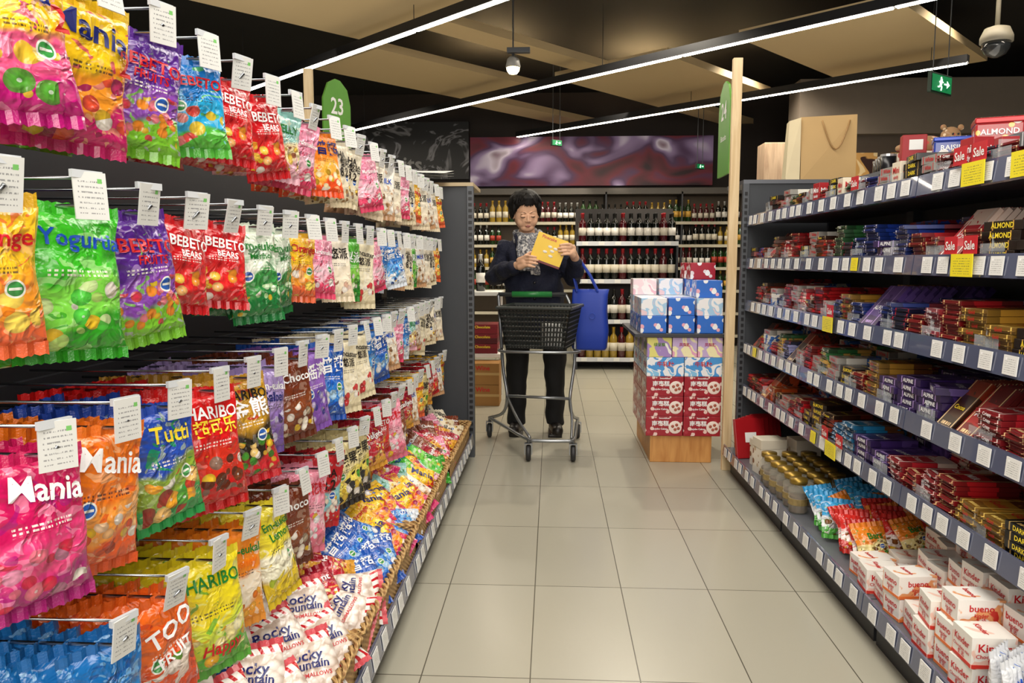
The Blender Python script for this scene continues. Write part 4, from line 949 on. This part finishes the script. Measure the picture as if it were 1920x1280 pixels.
for k in range(10):
    x0_=.03-k*.004; x1_=-.062+k*.0135
    h.tube([HM@Vector((x0_*.5,-.03,.132)),HM@Vector((x0_*.4+x1_*.5,-.068,.108)),HM@Vector((x1_,-.09+abs(x1_)*.42,.062+.09*max(0,x1_)+random.uniform(-.008,.008)))],[.013,.012,.003],seg=7)
HQ=NM('hair_black'); ob=HQ.co(); nn=HQ.noise(HQ.map(ob,(150,150,25)),2,3); HQ.bump(nn,.5,.003); HAIR=HQ.fin(HQ.mix(nn,hx('#050404'),hx('#15100e')),.62)
HQ.b.inputs['Specular IOR Level'].default_value=.25
sdf('hair',h,.003,[HAIR],per,sm=1,disp=.002,dsc=30)
c_=MB(); c_.loft([(.66,0,.01,.205,.15),(.75,0,.0,.2,.15),(.9,-.005,0,.19,.145),(1.02,-.015,0,.185,.14),(1.12,-.025,0,.195,.145),(1.19,-.03,0,.19,.135),(1.25,-.035,.0,.15,.11),(1.29,-.04,.01,.095,.085)],seg=28)
c_.cap((-.185,0,1.205),(-.265,-.02,1.035),.073,.064).cap((-.265,-.02,1.035),(-.135,-.25,1.095),.064,.044)
c_.cap((.13,0,1.205),(.245,-.03,1.04),.073,.064).cap((.245,-.03,1.04),(.255,-.225,1.135),.064,.044)
for i in range(5):
    c_.ell((-.25+.03*i,-.035-.045*i,1.035+.013*i),(.063-.003*i,.018,.062-.004*i)); c_.ell((.247-.001*i,-.05-.038*i,1.045+.02*i),(.06-.004*i,.018,.06-.004*i))
COAT=NM('navy_cloth'); n=COAT.noise(COAT.co(),9,4); COAT.bump(COAT.noise(COAT.co(),26,3,.8),.7,.014); COATM=COAT.fin(COAT.mix(n,hx('#0b0f1e'),hx('#171d3a')),.8)
sdf('coat',c_,.007,[COATM],per,sm=2,disp=.024,dsc=12)
cl=MB()
for s in(-1,1): cl.cap((-.035+s*.085,-.05,1.3),(-.03+s*.075,-.14,1.22),.018,.012).cap((-.03+s*.075,-.14,1.22),(-.025+s*.03,-.158,1.1),.012,.006)
sdf('collar',cl,.006,[COATM],per,sm=2)
for z in(.8,.9,1.0): MB().ell((0,-.152,z),(.009,.004,.009)).build('button',mat('#0a0a10',.3),per,smooth=True)
p_=MB()
for s,x in((-1,-.12),(1,.135)):
    p_.loft([(.055,x,.03,.062,.066),(.2,x,.02,.06,.064),(.46,x*.98,-.005,.072,.075),(.7,x*.85,0,.088,.095),(.86,x*.7,0,.095,.11)])
p_.loft([(.72,0,0,.16,.12),(.9,0,0,.17,.12)])
TR=mat('#0d0d10',.8,bs=.15,sc=20); sdf('trousers',p_,.009,[TR],per,sm=2,disp=.012,dsc=12)
for s,x in((-1,-.12),(1,.135)):
    f=MB(); f.cap((x,.05,.045),(x*1.12,-.1,.038),.045,.038).cap((x,.05,.06),(x,.04,.1),.042,.044); f.box(x-.045,x+.045,-.13,.095,0,.02)
    sdf('shoe',f,.006,[mat('#1a1512',.4)],per,sm=2)
s_=MB(); cx,cy,cz=-.045,-.012,1.312
ring=[(cx+.074*math.cos(a),cy+.076*math.sin(a),cz+.02*math.sin(a)) for a in[2*PI*k/20 for k in range(20)]]
s_.tube(ring,[.021+.005*math.sin(k*2.1) for k in range(20)],closed=True,seg=10); ring2=[(cx+(x-cx)*1.1,y-.012,z-.034) for x,y,z in ring]; s_.tube(ring2,[.024+.005*math.sin(k*1.7) for k in range(20)],closed=True,seg=10)
def slab(pts,w,t):
    for (a,b_) in zip(pts,pts[1:]):
        a=Vector(a);b_=Vector(b_)
        for k in(-1,-.5,0,.5,1): s_.cap(a+Vector((k*w,-.006*math.cos(k*6),.0)),b_+Vector((k*w*1.1,-.007*math.cos(k*6+1),0)),t,t,seg=8)
slab([(-.075,-.11,1.29),(-.08,-.155,1.2),(-.065,-.168,1.08)],.024,.011); slab([(-.02,-.11,1.28),(-.005,-.16,1.18),(.005,-.165,1.06)],.022,.011)
SQ=NM('scarf_print'); ob=SQ.co(); vo=SQ.vor(SQ.map(ob,(1,1,1)),45); n=SQ.noise(ob,26,2,1.8); d_=SQ.ma('MULTIPLY',n,SQ.ma('ADD',vo.outputs['Distance'],.6)); SC_=SQ.ramp(d_,[(0,hx('#24262c')),(.34,hx('#3a3c44')),(.42,hx('#b0b0b2')),(.5,hx('#74767e')),(.56,hx('#3a3c44')),(.7,hx('#cccac6'))]); SQ.bump(n,.5,.004); sdf('scarf',s_,.005,[SQ.fin(SC_,.9)],per,sm=1,disp=.008,dsc=26)
tag(per,'person with short black hair, dark navy coat and grey patterned scarf reading a yellow box','person')
t=empty('held_box',(PL[0]+.09,PL[1]-.337,1.2)); t.rotation_euler=(0,R(20),0)
box(-.095,.095,-.028,.028,-.088,.088,b=.0015).build('box',mat('#7a1418',.35,var=.3,sc=40),t)
box(-.0945,.0945,-.0295,-.0275,-.074,.0875).build('front_panel',mat('#ffd22e',.35),t)
m=MB()
for x,z in((-.02,-.015),(.02,.0),(.0,.022),(.035,.02),(.02,-.03)): m.ell((x,-.03,z),(.014,.002,.008))
m.build('cake_picture',mat('#f8f0e0'),t,smooth=True); MB().text('Pinecake',.026,Matrix.Translation((-.02,-.0305,.068))@Matrix.Rotation(R(90),4,'X')).build('lettering',tm('red'),t)
tag(t,'yellow and dark red sweets box held up in both hands','box')
t=empty('shopping_bag',(PL[0]+.35,PL[1]-.13,.575),R(-8)); BLU=mat('#1c3fae',.55,var=.2,sc=7,bs=.2)
m=MB().loft([(0,.0,0,.10,.035),(.015,0,0,.11,.045),(.12,.003,0,.113,.05),(.25,-.002,0,.11,.045),(.35,0,0,.112,.03),(.385,.002,0,.115,.016)],p=4,seg=40)
for v in m.v:
    v.y+= .010*noise.noise(Vector((v.x*18,v.z*9,1))); v.x+=.008*noise.noise(Vector((v.z*12,v.y*20,4)))
m.build('bag',BLU,t,smooth=True)
for y in(-.025,.025): MB().tube([(-.08,y,.37),(-.10,y,.45),(-.135,y*.6,.55),(-.115,y*.4,.59),(-.06,y*.6,.56),(.0,y,.47),(.05,y,.37)],.0075,seg=6).build('strap',BLU,t)
MB().tube([(.02+.018*math.cos(a),-.056,.22+.018*math.sin(a)) for a in[2*PI*k/14 for k in range(14)]],.002,closed=True,seg=5).build('emblem',mat('#3a5cc8'),t)
tag(t,"bright blue cloth shopping bag hanging from the person's forearm",'shopping bag')
# ---------------------------------------------------------------- trolley
t=empty('shopping_trolley',(-.1,4.5,0)); O=Vector((-.1,4.5,0))
def w(*p): return Vector(p)-O
def curve(pts,n=6):
    pts=[Vector(p) for p in pts]; out=[]
    P=[pts[0]]+pts+[pts[-1]]
    for i in range(1,len(P)-2):
        for k in range(n):
            u=k/n; a,b_,c,d=P[i-1],P[i],P[i+1],P[i+2]
            out.append(.5*((2*b_)+(-a+c)*u+(2*a-5*b_+4*c-d)*u*u+(-a+3*b_-3*c+d)*u**3))
    out.append(pts[-1]); return out
FRM=mat('#9a9da0',.32,.8)
fr=MB()
L1=curve([w(-.335,4.76,.93),w(-.325,4.74,.8),w(-.30,4.64,.5),w(-.27,4.58,.32),w(-.30,4.66,.2),w(-.40,4.84,.13)])
R1=curve([w(.085,4.76,.93),w(.13,4.70,.8),w(.14,4.6,.55),w(.11,4.5,.32),w(.13,4.6,.2),w(.17,4.84,.13)])
B1=curve([w(-.40,4.84,.13),w(-.27,4.55,.13),w(-.14,4.3,.12),w(-.08,4.26,.12),w(.08,4.26,.12),w(.13,4.3,.12),w(.15,4.55,.13),w(.17,4.84,.13)])
for p_ in(L1,R1,B1): fr.tube(p_,.0098,seg=10)
fr.tube([w(-.27,4.58,.32),w(.11,4.5,.32)],.009); fr.tube(curve([w(-.27,4.58,.32),w(-.2,4.4,.22),w(-.12,4.28,.13)]),.008); fr.tube(curve([w(.11,4.5,.32),w(.12,4.38,.22),w(.115,4.28,.13)]),.008)
fr.tube(curve([w(-.305,4.66,.6),w(-.27,4.34,.62),w(.13,4.32,.62),w(.14,4.62,.6)]),.008)
fr.build('frame',FRM,t,smooth=True)
MB().tube([w(-.335,4.76,.93),w(.085,4.76,.93)],.013,seg=10).build('handle_bar',mat('#3a3c3e'),t,smooth=True); MB().tube([w(-.25,4.76,.93),w(.0,4.76,.93)],.019,seg=12).build('handle_grip',mat('#2f8a44',.35),t,smooth=True)
bk=empty('basket'); bk.parent=t; bk.location=w(-.065,4.5,.635); bk.rotation_euler=(0,0,R(-12))
def bp(u,v,z):
    k=z/.235; return Vector((u*(.17+.038*k),v*(.15+.03*k),z))
m=MB(); sides=[((-1,-1),(1,-1)),((1,-1),(1,1)),((1,1),(-1,1)),((-1,1),(-1,-1))]
for (a,b_) in sides:
    for i in range(8):
        z=.015+i*.028; m.tube([bp(a[0],a[1],z),bp(b_[0],b_[1],z)],.006,seg=5)
    nn=20
    for i in range(nn+1):
        u=a[0]+(b_[0]-a[0])*i/nn; v=a[1]+(b_[1]-a[1])*i/nn; m.tube([bp(u,v,0),bp(u,v,.23)],.0048,seg=5)
m.box(-.17,.17,-.15,.15,0,.004)
BP=mat('#232625',.4); m.build('lattice',BP,bk)
m=MB()
for (a,b_) in sides:
    p0=bp(a[0]*1.04,a[1]*1.05,.235);p1=bp(b_[0]*1.04,b_[1]*1.05,.235); m.tube([p0,p1],.010,seg=8)
    q0=bp(a[0],a[1],.2);q1=bp(b_[0],b_[1],.2);r0=bp(a[0],a[1],.235);r1=bp(b_[0],b_[1],.235); m.add([q0,q1,r1,r0],[(0,1,2,3)])
m.build('rim',mat('#343836',.4),bk)
pk=box(-.05,.05,-.04,.04,0,.13,b=.003).build('white_package',mat('#e8e8e4'),loc=(0,4.42,.647),rz=.3); tag(pk,'white package lying inside the trolley basket','package')
def caster(p):
    c0=empty('caster'); c0.parent=t; c0.location=w(*p)
    MB().lathe([(0,-.014),(.04,-.014),(.046,-.008),(.046,.008),(.04,.014),(0,.014)],18,M=Matrix.Translation((0,0,.047))@Matrix.Rotation(R(90),4,'Y')).build('wheel',mat('#2a2a2c',.5),c0,smooth=True)
    MB().box(-.022,-.018,-.02,.02,.04,.1).box(.018,.022,-.02,.02,.04,.1).box(-.022,.022,-.02,.02,.1,.104).tube([(0,0,.1),(0,0,.125)],.009).build('fork',METAL,c0)
for p in((-.13,4.27,0),(.125,4.27,0),(-.40,4.85,0),(.17,4.85,0)): caster(p)
tag(t,'shopping trolley with dark plastic basket, green handle and chrome frame','shopping trolley')
# ---------------------------------------------------------------- lights
def area(loc,sx,sy,p,rot=(0,0,0),c=(1,.94,.85)):
    l=bpy.data.lights.new('area','AREA'); l.shape='RECTANGLE'; l.size=sx; l.size_y=sy; l.energy=p; l.color=c; o=bpy.data.objects.new('area_light',l); C.objects.link(o); o.location=loc; o.rotation_euler=rot
area((.2,1.8,3.0),.9,4.0,90)  # unseen lamp added above the frame to brighten the aisle
area((.2,-1.4,2.2),2.5,1.6,92,(R(76),0,0))  # added frontal fill behind the camera, lifts shade on the shopper's face
area((2.6,3.5,1.3),1.2,5.0,30,(R(180),0,0),c=(1,.93,.82))  # added upward lamp behind the right shelving, brightens the ceiling rafts
area((-2.2,3.5,1.3),1.2,5.0,30,(R(180),0,0),c=(1,.93,.82))  # matching added uplight on the left, hidden behind the candy hooks
for x,y,e in((-2.5,9.0,140),(1.0,9.2,240),(-.6,8.6,170),(2.2,8.4,140),(3.5,6.5,120),(-2.5,6.0,100),(.7,6.6,190)):
    l=bpy.data.lights.new('fill_spot','SPOT'); l.energy=e; l.spot_size=R(130); l.spot_blend=.6; l.shadow_soft_size=.04; l.color=(1,.9,.74); o=bpy.data.objects.new('fill_spot_light',l); C.objects.link(o); o.location=(x,y,3.45)  # added fill spots without fittings, brighten the far shop and wine shelves
wd=bpy.data.worlds.new('world'); SC.world=wd; wd.use_nodes=True; wd.node_tree.nodes['Background'].inputs[0].default_value=(1,.95,.88,1); wd.node_tree.nodes['Background'].inputs[1].default_value=.58
try: SC.view_settings.view_transform='Standard'
except Exception: pass
